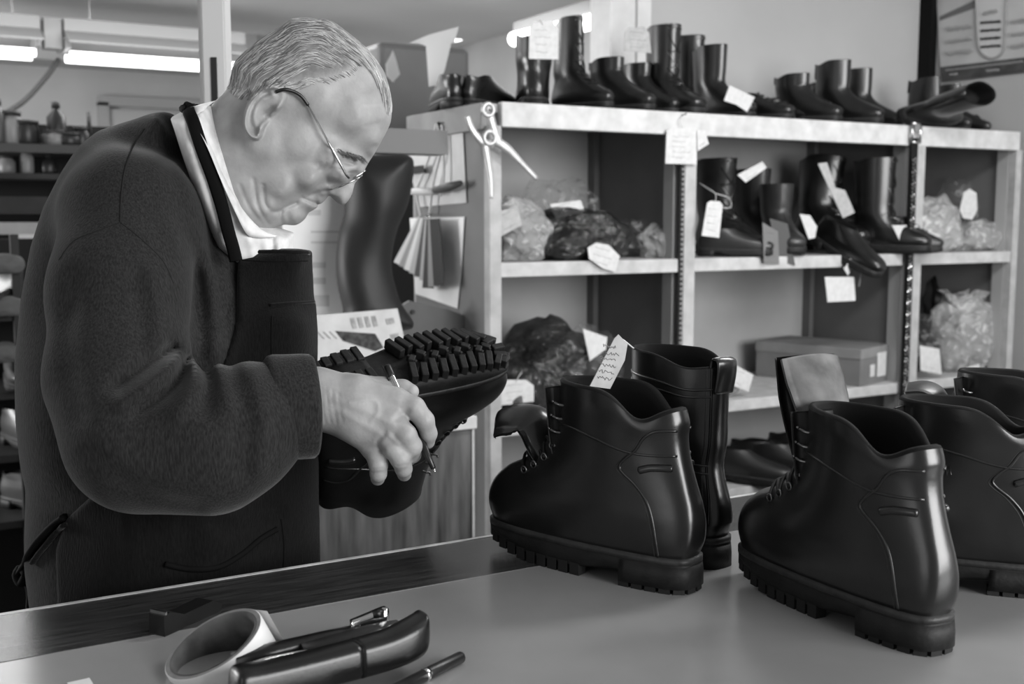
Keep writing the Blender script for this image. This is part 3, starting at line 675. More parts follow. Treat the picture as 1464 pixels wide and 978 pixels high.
# ------------------------------------------------------------------ boots
def leather(name, v, rough=.34, bump=.12, crease=.0):
    m = mat(name, v, rough, .55, bump=bump, bscale=240, var=7, vscale=22, coat=.35, detail=5, bdist=.0008); m.node_tree.nodes['Principled BSDF'].inputs['Coat Roughness'].default_value = .22
    return m
M_boot = leather('boot_leather', 23, .29)
M_bootb = leather('shelf_boot_leather', 17, .3)
M_bootc = leather('matt_boot_leather', 25, .5)
M_bootbr = leather('brown_boot_leather', 44, .45)
M_rub = mat('rubber_sole', 24, .6, .35, bump=.3, bscale=160, var=8, vscale=60)
M_welt = mat('welt', 46, .5, .4, bump=.3, bscale=220, var=10, vscale=80)
M_lining = mat('boot_lining', 20, .75, .2)
M_tongue = mat('tongue_lining', 92, .55, .35, var=22, vscale=30, bump=.15, bscale=120)
M_lace = mat('lace', 26, .7, .3)
M_eye = mat('eyelet_metal', 120, .3, .5, metal=1)
HIKER = dict(L=.292, rows=[
    (.010, .037, .288, .036, .034, .041, .050, .50), (.003, .054, .296, .058, .0365, .044, .051, .50), (.001, .074, .291, .082, .0370, .0445, .048, .55),
    (.004, .094, .272, .101, .0345, .0430, .041, .60), (.010, .112, .244, .115, .0325, .0420, .036, .64), (.016, .131, .218, .132, .0315, .0415, .034, .70),
    (.021, .150, .202, .155, .0315, .0420, .034, .74), (.023, .167, .195, .180, .0330, .0435, .035, .76), (.022, .183, .191, .200, .0345, .0450, .036, .76), (.026, .198, .190, .214, .0340, .0445, .036, .76)],
    dip=.017, pad=1.7, spring=.020, heel=.086, hz=.026)
def tall(hh, top, fr=.30, narrow=1.0, toe=1.0, slouch=0):
    """a pull-on or laced boot with a straight shaft hh high"""
    r = [(.008, .034, .282, .028, .032, .038, .046, .52), (.003, .050, .290, .046, .034, .041, .046, .52), (.003, .064, .282, .062, .034, .041, .042, .56), (.006, .080, .250, .078, .032, .040, .036, .62),
         (.012, .098, .205, .100, .031, .040, .033, .70), (.016, .118, .172, .122, .031, .041, .032, .78), (.012, .145, .150, .150, .034, .044, .034, .82)]
    for k in (1, 2, 3):
        z = .145+(hh-.145)*k/3; r.append((.012-.006*k*top, z, .150+.004*k*top+slouch*k, z+.004*k, .034+.002*k*top, .044+.003*k*top, .034+.002*k*top, .85))
    return dict(L=.288, rows=[(a*1, b, c, d, e*narrow, f_*narrow, g*narrow, p) for a, b, c, d, e, f_, g, p in r], dip=.004, spring=.010, heel=.075, hz=.022)
ANKLE = dict(L=.285, rows=[(.008, .030, .280, .024, .032, .036, .045, .52), (.003, .045, .287, .040, .033, .038, .045, .52), (.003, .060, .275, .056, .033, .038, .040, .56), (.006, .072, .235, .068, .031, .036, .034, .62),
    (.010, .084, .195, .080, .029, .034, .030, .70), (.012, .092, .165, .092, .028, .033, .028, .76), (.012, .100, .145, .104, .027, .032, .026, .8)], dip=.006, spring=.008, heel=.07, hz=.02)
def upper_rings(sp, nt, na, inner=True, depth=.07):
    rows = np.array(sp['rows']); C = cr(rows, 12); idx = np.linspace(0, len(C)-1, nt); R_ = np.array([[np.interp(i, np.arange(len(C)), C[:, k]) for k in range(8)] for i in idx])
    th = np.linspace(0, 2*np.pi, na, endpoint=False); s = (1-np.cos(th))/2; sg = np.sin(th); out = []
    tt = np.linspace(0, 1, nt)
    for t, (xb, zb, xf, zf, wb, wm, wf, p) in zip(tt, R_):
        w = wb*(1-s)*(1-2*s)+wm*4*s*(1-s)+wf*s*(2*s-1)
        y = np.sign(sg)*np.abs(sg)**p*w
        x = xb+(xf-xb)*s; ease = s
        ez = np.clip((s-.08)/.5, 0, 1); k_ = np.clip((t-.6)/.4, 0, 1)*sp.get('flat', .8); ease = s*(1-k_)+ez*ez*(3-2*ez)*k_
        z = zb+(zf-zb)*ease-sp['dip']*np.clip((t-.72)/.28, 0, 1)*np.exp(-((s-.19)/.14)**2)
        if sp.get('bow'): x = x+sp['bow']*np.sin(t*9)*np.clip(t-.4, 0, 1)
        out.append(np.stack([x, y, z], 1))
    return np.array(out)
def ringmesh(R3, flip=False, cap0=False, cap1=False):
    m, n = R3.shape[:2]
    Q = [(i*n+k, i*n+(k+1) % n, (i+1)*n+(k+1) % n, (i+1)*n+k) for i in range(m-1) for k in range(n)]
    if cap0: Q.append(tuple(range(n))[::-1])
    if cap1: Q.append(tuple(range((m-1)*n, m*n)))
    if flip: Q = [q[::-1] for q in Q]
    return R3.reshape(-1, 3), Q
def lay(tree, pts, side, lift=0.):
    """(x, z) side-view points laid on the boot from one side"""
    o = []
    for x, z in pts:
        hit = tree.ray_cast(Vector((x, side*.3, z)), Vector((0, -side, 0)))
        if hit[0] is not None: o.append(np.array(hit[0])+np.array([0, side*lift, 0]))
    return np.array(o)
def sole_outline(R0, grow):
    c = R0[:, :2]; d = np.roll(c, -1, 0)-np.roll(c, 1, 0); n = np.stack([d[:, 1], -d[:, 0]], 1); n /= np.linalg.norm(n, axis=1)[:, None]+1e-9
    cen = c.mean(0); n[((c-cen)*n).sum(1) < 0] *= -1
    return c+n*grow
def make_boot(name, label, sp, mu, lo=False, nt=64, na=96, lugs='edge', group=None, cat='boot', ms=None, lining=M_lining, extra=None):
    t = thing(name, label, cat, group=group)
    ms = ms or M_rub
    U = upper_rings(sp, nt, na); V, Q = ringmesh(U, cap0=True)
    up = mesh('upper', V, Q, mu, t); tree = bvh(V, Q)
    top = U[-1]; c = top.mean(0); dirn = (top-c)*np.array([1, 1, 0]); dirn /= np.linalg.norm(dirn, axis=1)[:, None]
    pd_ = sp.get('pad', 1); rim = [top, top-dirn*.0012*pd_+[0, 0, .0016*pd_], top-dirn*.0036*pd_+[0, 0, .0018*pd_], top-dirn*.0054*pd_]
    for k in range(1, 7): rim.append(top-dirn*(.0056*pd_+.0006*k)-np.array([0, 0, .012*k]))
    V2, Q2 = ringmesh(np.array(rim), cap1=True); mesh('lining', V2, Q2, lining, t)
    sprg = lambda x: sp['spring']*np.clip((x-.19)/.10, 0, 1)**2
    R0 = U[0]; hz = sp['hz']; feather = R0[:, 2]
    o1 = sole_outline(R0, .0045); o2 = sole_outline(R0, .0035)
    def lay3(o, z): return np.c_[o, z]
    welt = np.array([lay3(sole_outline(R0, -.004), feather+.002), lay3(o1, feather+.0012), lay3(o1, feather-.005), lay3(sole_outline(R0, 0), feather-.0055)])
    V3, Q3 = ringmesh(welt); mesh('welt', V3, Q3, M_welt, t)
    bot = .010+sprg(o2[:, 0]) if not lo else .0+sprg(o2[:, 0])
    bot = np.where(o2[:, 0] < sp['heel']+.055, np.maximum(bot, np.interp(o2[:, 0], [0, sp['heel']+.012, sp['heel']+.055], [hz*.7, hz*.7, bot.min()])), bot)
    bot = np.minimum(bot, feather-.010)
    mid = np.array([lay3(o2, feather-.005), lay3(sole_outline(R0, .0045), (feather+bot)/2), lay3(o2, bot+.001), lay3(sole_outline(R0, .001), bot)])
    V4, Q4 = ringmesh(mid, cap1=True, flip=False); mesh('sole', V4, Q4, ms, t)
    hx = sp['heel']; k = o1[:, 0] < hx
    ho = o1[k]; ang = np.argsort(np.arctan2(ho[:, 1], -(ho[:, 0]-hx))); ho = ho[ang]; n = len(ho)
    zt = hz+.004; zl = .006 if lugs else 0
    hr = np.array([lay3(ho, np.full(n, zt)), lay3(ho+(ho-[hx/2, 0])*.03, np.full(n, zt*.55+zl*.45)), lay3(ho*[1, 1]+(ho-[hx/2, 0])*.03, np.full(n, zl))])
    V5, Q5 = ringmesh(hr, cap0=True, cap1=True); mesh('heel', V5, Q5, ms, t)
    if lugs:
        per = np.vstack([o2, o2[:1]]); seg = np.r_[0, np.cumsum(np.linalg.norm(np.diff(per, axis=0), axis=1))]; tot = seg[-1]; GAP = .0125
        me = None; nl = int(tot/.016)
        for q in range(nl):
            a, b = tot*q/nl, tot*q/nl+GAP; pa = np.array([np.interp(a, seg, per[:, i]) for i in (0, 1)]); pb = np.array([np.interp(b, seg, per[:, i]) for i in (0, 1)])
            m_ = (pa+pb)/2; heelp = m_[0] < hx-.004
            if hx-.004 <= m_[0] < hx+.045: continue
            e = pb-pa; L_ = np.linalg.norm(e); e /= L_; nv = np.array([e[1], -e[0]]); nv = nv if nv@(m_-np.array([.14, 0])) > 0 else -nv
            z0 = 0 if heelp else float(sprg(m_[0])); z1 = .009 if heelp else z0+.014
            cc = m_-nv*.0065
            if me is None:
                g = G().box((0, 0, 0), (1, 1, 1)); me = bpy.data.meshes.new('tread_lug'); me.from_pydata(g.V, [], g.F); me.materials.append(ms)
            o = bpy.data.objects.new('tread_lug', me); COL.objects.link(o); o.parent = t
            o.matrix_local = Matrix(((e[0]*L_, nv[0]*.014, 0, cc[0]), (e[1]*L_, nv[1]*.014, 0, cc[1]), (0, 0, z1-z0, (z0+z1)/2), (0, 0, 0, 1)))
    if extra: extra(t, up, tree, U)
    return t
def throat(t, U, n=5, x0=.19, x1=.262, hooks=True, gapw=.016):
    """crossed laces up the front of a boot: follows the front rail"""
    rail = np.array([[r[0, 0], r[len(r)//2, 0], r[len(r)//2, 2]] for r in U[:, :, [0, 2]][:, :, [0, 1]]]) if False else np.array([U[i, U.shape[1]//2] for i in range(len(U))])
    return rail

def hiker_detail(t, up, tree, U, gusset=True):
    if gusset: sheet('tongue_gusset', [(.165, .11), (.172, .15), (.176, .185), (.180, .209)], [.030, .034, .036, .036], [-.012, -.012, -.011, -.010], .004, M_bootc, t)
    na = U.shape[1]
    col = [(.190, .166), (.150, .166), (.115, .160), (.085, .152), (.060, .148), (.024, .148)]
    cnt_ = [(.036, .036), (.037, .055), (.041, .078), (.049, .098), (.062, .114), (.077, .126), (.081, .133), (.074, .142), (.063, .152), (.054, .166), (.042, .174), (.025, .175)]
    for s_ in (-1, 1):
        for nm, pts, r in (('collar_seam', col, .0015), ('counter_seam', cnt_, .0018), ('counter_stitching', [(x+.004, z-.001) for x, z in cnt_], .0006)):
            q = lay(tree, cr(np.array(pts), 6), s_, -.0002)
            if len(q) > 2: G().tube(q, r, 6).out(nm, M_boot if nm != 'counter_stitching' else M_welt, t, True)
        q = lay(tree, cr(np.array([(.060, .130), (.048, .134), (.036, .135), (.026, .135)]), 5), s_, .0)
        G().tube(q, [.0012]+[.0042]*(len(q)-2)+[.0036], 8).out('heel_ridge', M_boot, t, True)
        q = lay(tree, cr(np.array([(.285, .062), (.26, .058), (.22, .056), (.17, .056)]), 5), s_, -.0003)
    rail = np.array([U[i, na//2] for i in range(len(U))])
    # laces and hooks up the throat
    front = lambda z: np.interp(z, rail[10:, 2], rail[10:, 0])
    zs = [.112, .120, .131, .146, .162, .178, .194]
    for s_ in (-1, 1):
        for k, z in enumerate(zs):
            x = front(z); q = lay(tree, [(x-.026+.001*k, z-.006)], s_, .001)
            if not len(q): continue
            p = q[0]
            if k < 4: G().tube([p+np.array([.004*math.cos(a), s_*.0012, .004*math.sin(a)]) for a in np.linspace(0, 2*math.pi, 10, endpoint=False)], .0012, 5, closed=True).out('eyelet', M_eye, t, True)
            else: G().tube(cr(np.array([p+[-.005, 0, 0], p+[0, s_*.004, .001], p+[.006, s_*.005, .003], p+[.006, s_*.008, .005]]), 4), .0016, 6).out('lace_hook', M_eye, t, True)
    for k in range(4):
        for s_ in (-1, 1):
            a = lay(tree, [(front(zs[k])-.026, zs[k]-.006)], s_, .003); b = lay(tree, [(front(zs[k+1])-.024, zs[k+1]-.006)], -s_, .003)
            if len(a) and len(b):
                m_ = np.array([(front(zs[k])+front(zs[k+1]))/2+.006, 0, (zs[k]+zs[k+1])/2+.003])
                G().tube(cr(np.array([a[0], (a[0]+m_)/2+[.003, 0, .003], m_, (b[0]+m_)/2+[.003, 0, .003], b[0]]), 5), .0019, 6).out('lace', M_lace, t, True)
def sheet(name, path, widths, arc, th, m, parent, ni=14):
    """a flap: (x, z) path swept across y, bent by arc (negative droops at the edges)"""
    P_ = cr(np.array(path), 6); n = len(P_); T = np.gradient(P_, axis=0); T /= np.linalg.norm(T, axis=1)[:, None]; N = np.stack([-T[:, 1], T[:, 0]], 1)
    wd = np.interp(np.linspace(0, 1, n), np.linspace(0, 1, len(widths)), widths); ar = np.interp(np.linspace(0, 1, n), np.linspace(0, 1, len(arc)), arc)
    V = []
    for sgn in (1, -1):
        for i in range(n):
            for v in np.linspace(-1, 1, ni):
                k = ar[i]*v*v; p = P_[i]+N[i]*(k+sgn*th/2)
                V.append((p[0], v*wd[i]*(1-.0*abs(v)), p[1]))
    Q = []; o = n*ni
    for i in range(n-1):
        for k in range(ni-1):
            a = i*ni+k; Q += [(a, a+1, a+ni+1, a+ni), (o+a, o+a+ni, o+a+ni+1, o+a+1)]
    ed = [i*ni for i in range(n)]+[(n-1)*ni+k for k in range(1, ni)]+[i*ni+ni-1 for i in range(n-2, -1, -1)]+[k for k in range(ni-2, 0, -1)]
    for a, b in zip(ed, ed[1:]+ed[:1]): Q.append((a, o+a, o+b, b))
    return mesh(name, V, Q, m, parent)
def tongue_curl(t, up, tree, U):
    hiker_detail(t, up, tree, U)
    sheet('tongue', [(.196, .12), (.208, .138), (.214, .154), (.221, .166), (.236, .174), (.260, .174), (.284, .168), (.294, .163)], [.030, .032, .034, .037, .038, .036, .028], [-.012, -.020, -.030, -.032], .0035, M_boot, t)
def tongue_up(t, up, tree, U):
    hiker_detail(t, up, tree, U)
    o2 = sheet('tongue_back', [(.190, .135), (.200, .17), (.209, .20), (.216, .23), (.226, .262)], [.030, .034, .037, .040, .040], [-.012, -.014, -.014, -.008], .0035, M_boot, t)
    o = sheet('tongue', [(.172, .15), (.182, .19), (.194, .222), (.206, .244), (.219, .263)], [.030, .034, .038, .040, .039], [-.012, -.013, -.013, -.008], .003, M_tongue, t); o['label'] = 'grey tongue lining pulled up out of the boot'
    for c in (o, o2): c.location.y -= .016
def tongue_low(t, up, tree, U):
    hiker_detail(t, up, tree, U)
    sheet('tongue', [(.188, .14), (.200, .17), (.212, .187), (.232, .194), (.256, .190)], [.034, .037, .040, .038], [-.012, -.012, -.010, -.008], .004, M_bootc, t)
    g = G()   # small pressed mark on the outer side
    for k in range(3):
        q = lay(tree, [(.128+.0045*k-.0035, .136), (.126+.004*k, .146+.002*(k == 1)), (.129+.004*k, .135)], 1, .0002); g.tube(q, .0007, 4)
    g.out('pressed_mark', M_welt, t)
def put(t, x, y, z, dx, dy, s=1.0, tilt=None):
    t.location = (x, y, z); t.rotation_euler = (0, 0, math.atan2(dy, dx)); t.scale = (s, s, s)
    if tilt: t.rotation_euler = (Matrix.Rotation(math.atan2(dy, dx), 3, 'Z') @ Matrix.Rotation(tilt[1], 3, 'Y') @ Matrix.Rotation(tilt[0], 3, 'X')).to_euler()
    return t
an = lambda a: (math.cos(a), math.sin(a))
b1 = put(make_boot('hiking_boot', 'black leather hiking boot with tongue curled forward, beside a tall plain boot on the counter', HIKER, M_boot, extra=tongue_curl), .746, .903, CT, *an(1.87))
b2 = put(make_boot('hiking_boot', 'black leather hiking boot whose wide grey tongue stands up out of the collar', HIKER, M_boot, extra=tongue_up), .830, .654, CT, *an(1.49), .97)
b3 = put(make_boot('hiking_boot', 'black hiking boot with small pressed mark, half hidden by the upright tongue boot', HIKER, M_boot, extra=tongue_low), 1.080, .704, CT, *an(2.15), .935)
b4 = put(make_boot('hiking_boot', 'black hiking boot cut off by the frame behind the boot with pressed mark', HIKER, M_boot, extra=tongue_low), 1.325, .822, CT, *an(2.15), .935)
PLAIN = tall(.232, .1, narrow=.98)
def plain_detail(t, up, tree, U):
    na = U.shape[1]
    back = np.array([U[i, 0] for i in range(len(U))])
    for s_ in (-1, 1):
        q = np.array([U[i, (s_*5) % na] for i in range(8, len(U))]); G().tube(q, .0016, 6).out('back_seam', M_bootb, t, True)
        q = np.array([U[i, (s_*7) % na] for i in range(8, len(U))]); G().tube(q, .0007, 6).out('back_stitching', M_welt, t, True)
    strap = np.array([[U[i, k % na]+np.array([-.0022, 0, 0]) for k in range(-5, 6)] for i in range(8, len(U)-2)]); V_, Q_ = strap.reshape(-1, 3), [(i*11+k, i*11+k+1, (i+1)*11+k+1, (i+1)*11+k) for i in range(len(strap)-1) for k in range(10)]
    mesh('back_strap', V_, Q_, M_boot, t)
    pull = G(); pull.tube(cr(np.array([back[-8]+[-.002, 0, 0], back[-3]+[-.006, 0, 0], back[-1]+[-.005, 0, .008], back[-1]+[.004, 0, .009], back[-3]+[.006, 0, 0]]), 5), .016, 10, flat=.16, upv=(1, 0, .2)).out('pull_tab', M_boot, t, True)
    for z0 in (.108, .118, .205):
        i = int(np.argmin(abs(back[:, 2]-z0))); G().tube(U[i]*[1.0, 1.012, 1]-[.0004, 0, 0], .0016, 5, closed=True).out('crease', M_boot, t, True)
    i = len(U)-9; G().tube(U[i]*[1.0, 1.005, 1], .0014, 5, closed=True).out('top_band', M_boot, t, True)
bp5 = put(make_boot('work_boot', 'tall plain black boot with back seam and paper tag, behind the boot with curled tongue', PLAIN, M_boot, lo=True, lugs=None, extra=plain_detail), .825, .955, CT, -.10, .995)
# ------------------------------------------------------------------ the boot he is marking, the pens, stapler, tape
def set_axes(o, org, x, z):
    x = np.asarray(x, float); z = np.asarray(z, float); z = z-x*(z@x)/(x@x); x = x/np.linalg.norm(x); z = z/np.linalg.norm(z); y = np.cross(z, x)
    o.matrix_world = Matrix(((x[0], y[0], z[0], org[0]), (x[1], y[1], z[1], org[1]), (x[2], y[2], z[2], org[2]), (0, 0, 0, 1))); return o
def cvec(r, u, d): return r*RT+u*UP+d*FW
def lug_sole(t, up, tree, U):
    hiker_detail(t, up, tree, U, False)
    o = sole_outline(U[0], .0045); sprg = lambda x: .020*max(0, min(1, (x-.19)/.10))**2
    def half(x, s_):
        m_ = o[np.sign(o[:, 1]) == s_]; i = np.argsort(m_[:, 0]); return float(np.interp(x, m_[i, 0], m_[i, 1]))
    for s_ in (-1, 1):
        for k in range(11):
            x = .128+k*.0148; yo = half(min(x, .286), s_); yi = s_*.018 if k % 2 else s_*.013
            if abs(yo) < abs(yi)+.006: continue
            c = np.array([x+.004, (yo+yi)/2, .0055+sprg(x)]); e = np.array([-.010-.05*max(0, x-.22)*4, yo-yi, 0]); e /= np.linalg.norm(e)
            G().box((0, 0, 0), (.0092, abs(yo-yi)*1.02, .014), bev=.0014).out('tread_lug', M_rub, t).matrix_local = Matrix(((e[1]*s_, e[0], 0, c[0]), (-e[0]*s_, e[1], 0, c[1]), (0, 0, 1, c[2]), (0, 0, 0, 1)))
        for k in range(5):
            x = .012+k*.0155; yo = half(max(x, .018), s_)
            G().box((x, (yo+s_*.010)/2, .002), (.010, abs(yo)-.010, .012), bev=.0014).out('tread_lug', M_rub, t)
    for k in range(8):
        x = .142+k*.0175; c = np.array([x, .004*(-1)**k, .005+sprg(x)])
        G().box(c, (.0085, .0125, .012), R=rotm('Z', .7*(-1)**k), bev=.0012).box(c, (.0045, .018, .010), R=rotm('Z', -.3), bev=.0012).out('tread_lug', M_rub, t)
    for k in range(3): G().box((.282-.006*abs(k-1), (k-1)*.017, .019), (.018, .011, .014), R=rotm('Z', (k-1)*.35), bev=.0014).out('tread_lug', M_rub, t)
TALLH = dict(HIKER); TALLH['rows'] = [r[:1]+(r[1]+max(0, i-4)*.0065,)+r[2:3]+(r[3]+max(0, i-4)*.0065,)+r[4:] for i, r in enumerate(HIKER['rows'])]
hb_ = make_boot('hiking_boot', 'black lug-soled boot held upside down in the hand of the person', TALLH, M_boot, lugs=None, extra=lug_sole)
set_axes(hb_, atd(446, 537, 1.355), cvec(.84, .17, .50), -cvec(.10, .79, -.60))
hb_.scale = (.95, .95, .97)

def lathe_along(name, a, b, prof, m, parent=None, n=16, base=None):
    """profile (radius, fraction of the way from a to b)"""
    a, b = np.asarray(a, float), np.asarray(b, float); L = np.linalg.norm(b-a); z = (b-a)/L; x = np.cross(z, [0, 0, 1.]); x /= np.linalg.norm(x); y = np.cross(z, x)
    R_ = np.stack([x, y, z], 1); return G().lathe([(r, t*L) for r, t in prof], n, a, R_).out(name, m, parent, True, base=base)
pa, pb = atd(554, 524, 1.285), atd(622, 675, 1.236)
pt = thing('marking_pen', 'slim black and silver pen in the fingers of the person', 'pen', pa)
M_chrome = mat('chrome', 220, .12, .5, metal=1)
lathe_along('pen_barrel', pa, pb, [(.0030, .0), (.0034, .03), (.0034, .30), (.0034, .52)], M_chrome, pt, base=pa)
lathe_along('pen_grip', pa, pb, [(.0036, .50), (.0044, .58), (.0046, .78), (.0036, .84), (.0030, .965), (.0012, .97)], M_black, pt, base=pa)
lathe_along('pen_tip', pa, pb, [(.0014, .965), (.0008, 1.0), (.0001, 1.003)], M_chrome, pt, base=pa)
lathe_along('pen_cap', pa, pb, [(.0002, -.012), (.0034, -.01), (.0040, .0), (.0040, .09), (.0034, .10)], M_black, pt, base=pa)
G().box((pa*.9+pb*.1)-RT*.006, (.002, .002, .03), R=np.stack([RT, np.cross((pb-pa)/np.linalg.norm(pb-pa), RT), (pb-pa)/np.linalg.norm(pb-pa)], 1), bev=.0006).out('pen_clip', M_black, pt, base=pa)

# tape roll leaning on its black dispenser
tc_ = atd(305, 919, .985)
tr_ = thing('tape_roll', 'wide roll of white adhesive tape tilted on the counter', 'tape', tc_)
axis = cvec(-.37, .86, -.34); axis /= np.linalg.norm(axis)
u = np.cross(axis, FW); u /= np.linalg.norm(u); v = np.cross(axis, u); Rr = np.stack([u, v, axis], 1)
M_tape = mat('tape_white', 212, .45, .4, var=5, vscale=20); M_core = mat('cardboard_core', 84, .8, .2, var=22, vscale=30)
M_tedge = mat('tape_side', 128, .6, .3, var=10, vscale=90)
ro, ri, wd = .0465, .0395, .046
G().lathe([(ro-.0015, -wd), (ro, -wd+.001), (ro, -.001), (ro-.001, 0)], 64, R=Rr, caps=False).out('tape_winding', M_tape, tr_, True)
G().lathe([(ro-.001, 0), (ri+.002, 0)], 64, R=Rr, caps=False).lathe([(ri+.002, -wd), (ro-.0015, -wd)], 64, R=Rr, caps=False).out('tape_side', M_tedge, tr_)
G().lathe([(ri+.002, .0003), (ri, .0), (ri, -wd), (ri+.002, -wd)], 64, R=Rr, caps=False).out('cardboard_core', M_core, tr_, True)
e_ = tc_; tl = [np.array([(ro+.0002)*math.cos(a), (ro+.0002)*math.sin(a)]) for a in np.linspace(3.9, 3.5, 6)]
tb = G(); Vt = []
for i, p in enumerate(tl):
    k = 1+.13*(i/5)**1.5
    for z in (-.002, -wd+.002): Vt.append(Rr@np.array([p[0]*k, p[1]*k, z]))
tb.add(Vt, [(2*i, 2*i+1, 2*i+3, 2*i+2) for i in range(5)]); tb.out('tape_end', M_tape, tr_, True)
dp = onp(300, 895, 2, CT); td_ = thing('tape_dispenser', 'low black dispenser block behind the white tape roll', 'dispenser', dp)
dd = onp(325, 895, 2, CT)-onp(240, 935, 2, CT); dd /= np.linalg.norm(dd); dn = np.array([-dd[1], dd[0], 0]); Rd = np.stack([dd, dn, [0, 0, 1]], 1)
G().prism([(-.042, 0), (.036, 0), (.038, .008), (.025, .015), (-.015, .014), (-.034, .022), (-.042, .02)], .020, [0, 0, 0]+dn*.028, dd, [0, 0, 1]).out('dispenser_body', M_black, td_)
G().box(-dd*.039+dn*.028+np.array([0, 0, .022]), (.002, .020, .003), R=Rd).out('cutting_blade', M_metal, td_)

# stapler
s0, s1 = onp(352, 1018, 2, CT), onp(608, 953, 2, CT); sd = s1-s0; sl_n = np.linalg.norm(sd); sd /= sl_n; sn = np.array([-sd[1], sd[0], 0])
stp = thing('stapler', 'long black handled stapler with a bright metal nose beside the tape roll', 'stapler', s0)
M_sblk = mat('stapler_black', 15, .32, .5, bump=.08, bscale=300, coat=.1); M_sgrey = mat('stapler_grey_band', 44, .35, .5)
def SP(a, b, z): return sd*a*sl_n+sn*b+np.array([0, 0, z])
def loft_bar(name, st, m, parent, n=20, pw=.55):
    Rg = []
    for a, b, z, w, h_ in st:
        th = np.linspace(0, 2*np.pi, n, endpoint=False); cx, cy = np.cos(th), np.sin(th)
        Rg.append([SP(a, b+w*np.sign(c)*abs(c)**pw, z+h_*np.sign(s)*abs(s)**pw) for c, s in zip(cx, cy)])
    V, Q = ringmesh(np.array(Rg), cap0=True, cap1=True); return mesh(name, V, Q, m, parent)
st = cr(np.array([(-.06, .0, .020, .012, .012), (-.03, .0, .022, .016, .017), (.10, .0, .022, .0150, .0155), (.35, 0, .022, .0150, .0155), (.60, 0, .023, .0150, .0155)]), 5)
loft_bar('handle', st, M_sblk, stp)
st = cr(np.array([(.595, 0, .023, .0155, .0158), (.75, 0, .024, .0155, .0160), (.88, .001, .027, .0160, .0170), (.97, .004, .030, .0155, .0170), (1.01, .006, .034, .012, .015), (1.02, .006, .034, .006, .008)]), 5)
loft_bar('grip_end', st, M_sblk, stp)
loft_bar('magazine', [(.06, 0.056, .016, .010, .012), (.3, 0.056, .017, .010, .012), (.62, 0.059, .018, .009, .010), (.78, 0.060, .019, .008, .008)], M_sblk, stp)
loft_bar('channel', [(0.410, 0.041, .022, .009, .006), (0.810, 0.044, .024, .010, .006), (0.990, 0.046, .024, .009, .004)], M_sgrey, stp)
loft_bar('metal_nose', [(0.750, 0.063, .026, .005, .006), (0.950, 0.065, .029, .006, .008), (0.970, 0.065, .029, .006, .008)], M_chrome, stp, 12, .4)
loft_bar('anvil_slot', [(0.870, 0.060, .034, .004, .003), (0.930, 0.060, .034, .004, .004)], M_black, stp, 10, .4)
loft_bar('base_plate', [(.02, 0.056, .004, .014, .003), (.80, 0.060, .004, .013, .003)], M_sblk, stp, 12, .4)
G().tube(np.array([SP(a, .019+.002*math.sin(a*9), .030+.002*math.sin(a*6)) for a in np.linspace(.06, .5, 14)]), .0014, 6).out('spring_bar', M_chrome, stp, True)

# capped pen near the stapler and a slip of paper
qa, qb = onp(546, 996, 2, CT+.0055), onp(660, 939, 2, CT+.0055); q_ = thing('capped_pen', 'glossy black capped pen with a silver ring lying near the stapler', 'pen', qa)
lathe_along('pen_barrel', qa, qb, [(.0045, -.15), (.0055, -.1), (.0055, .52)], M_black, q_, base=qa)
lathe_along('pen_ring', qa, qb, [(.0057, .505), (.0060, .515), (.0060, .535), (.0057, .545)], M_chrome, q_, base=qa)
lathe_along('pen_cap', qa, qb, [(.0054, .545), (.0056, .56), (.0054, .985), (.0046, 1.0), (.0001, 1.002)], M_black, q_, base=qa)
M_paper = mat('paper', 222, .8, .2, var=5, vscale=20)
tg = G().prism([tuple(p[:2]) for p in (onp(96, 978, 2, CT), onp(128, 971, 2, CT), onp(136, 984, 2, CT), onp(112, 996, 2, CT))], .001, (0, 0, CT+.0008), (1, 0, 0), (0, 1, 0)).out('paper_slip', M_paper)
tag(tg, 'corner of a white paper slip lying on the glossy counter', 'paper')
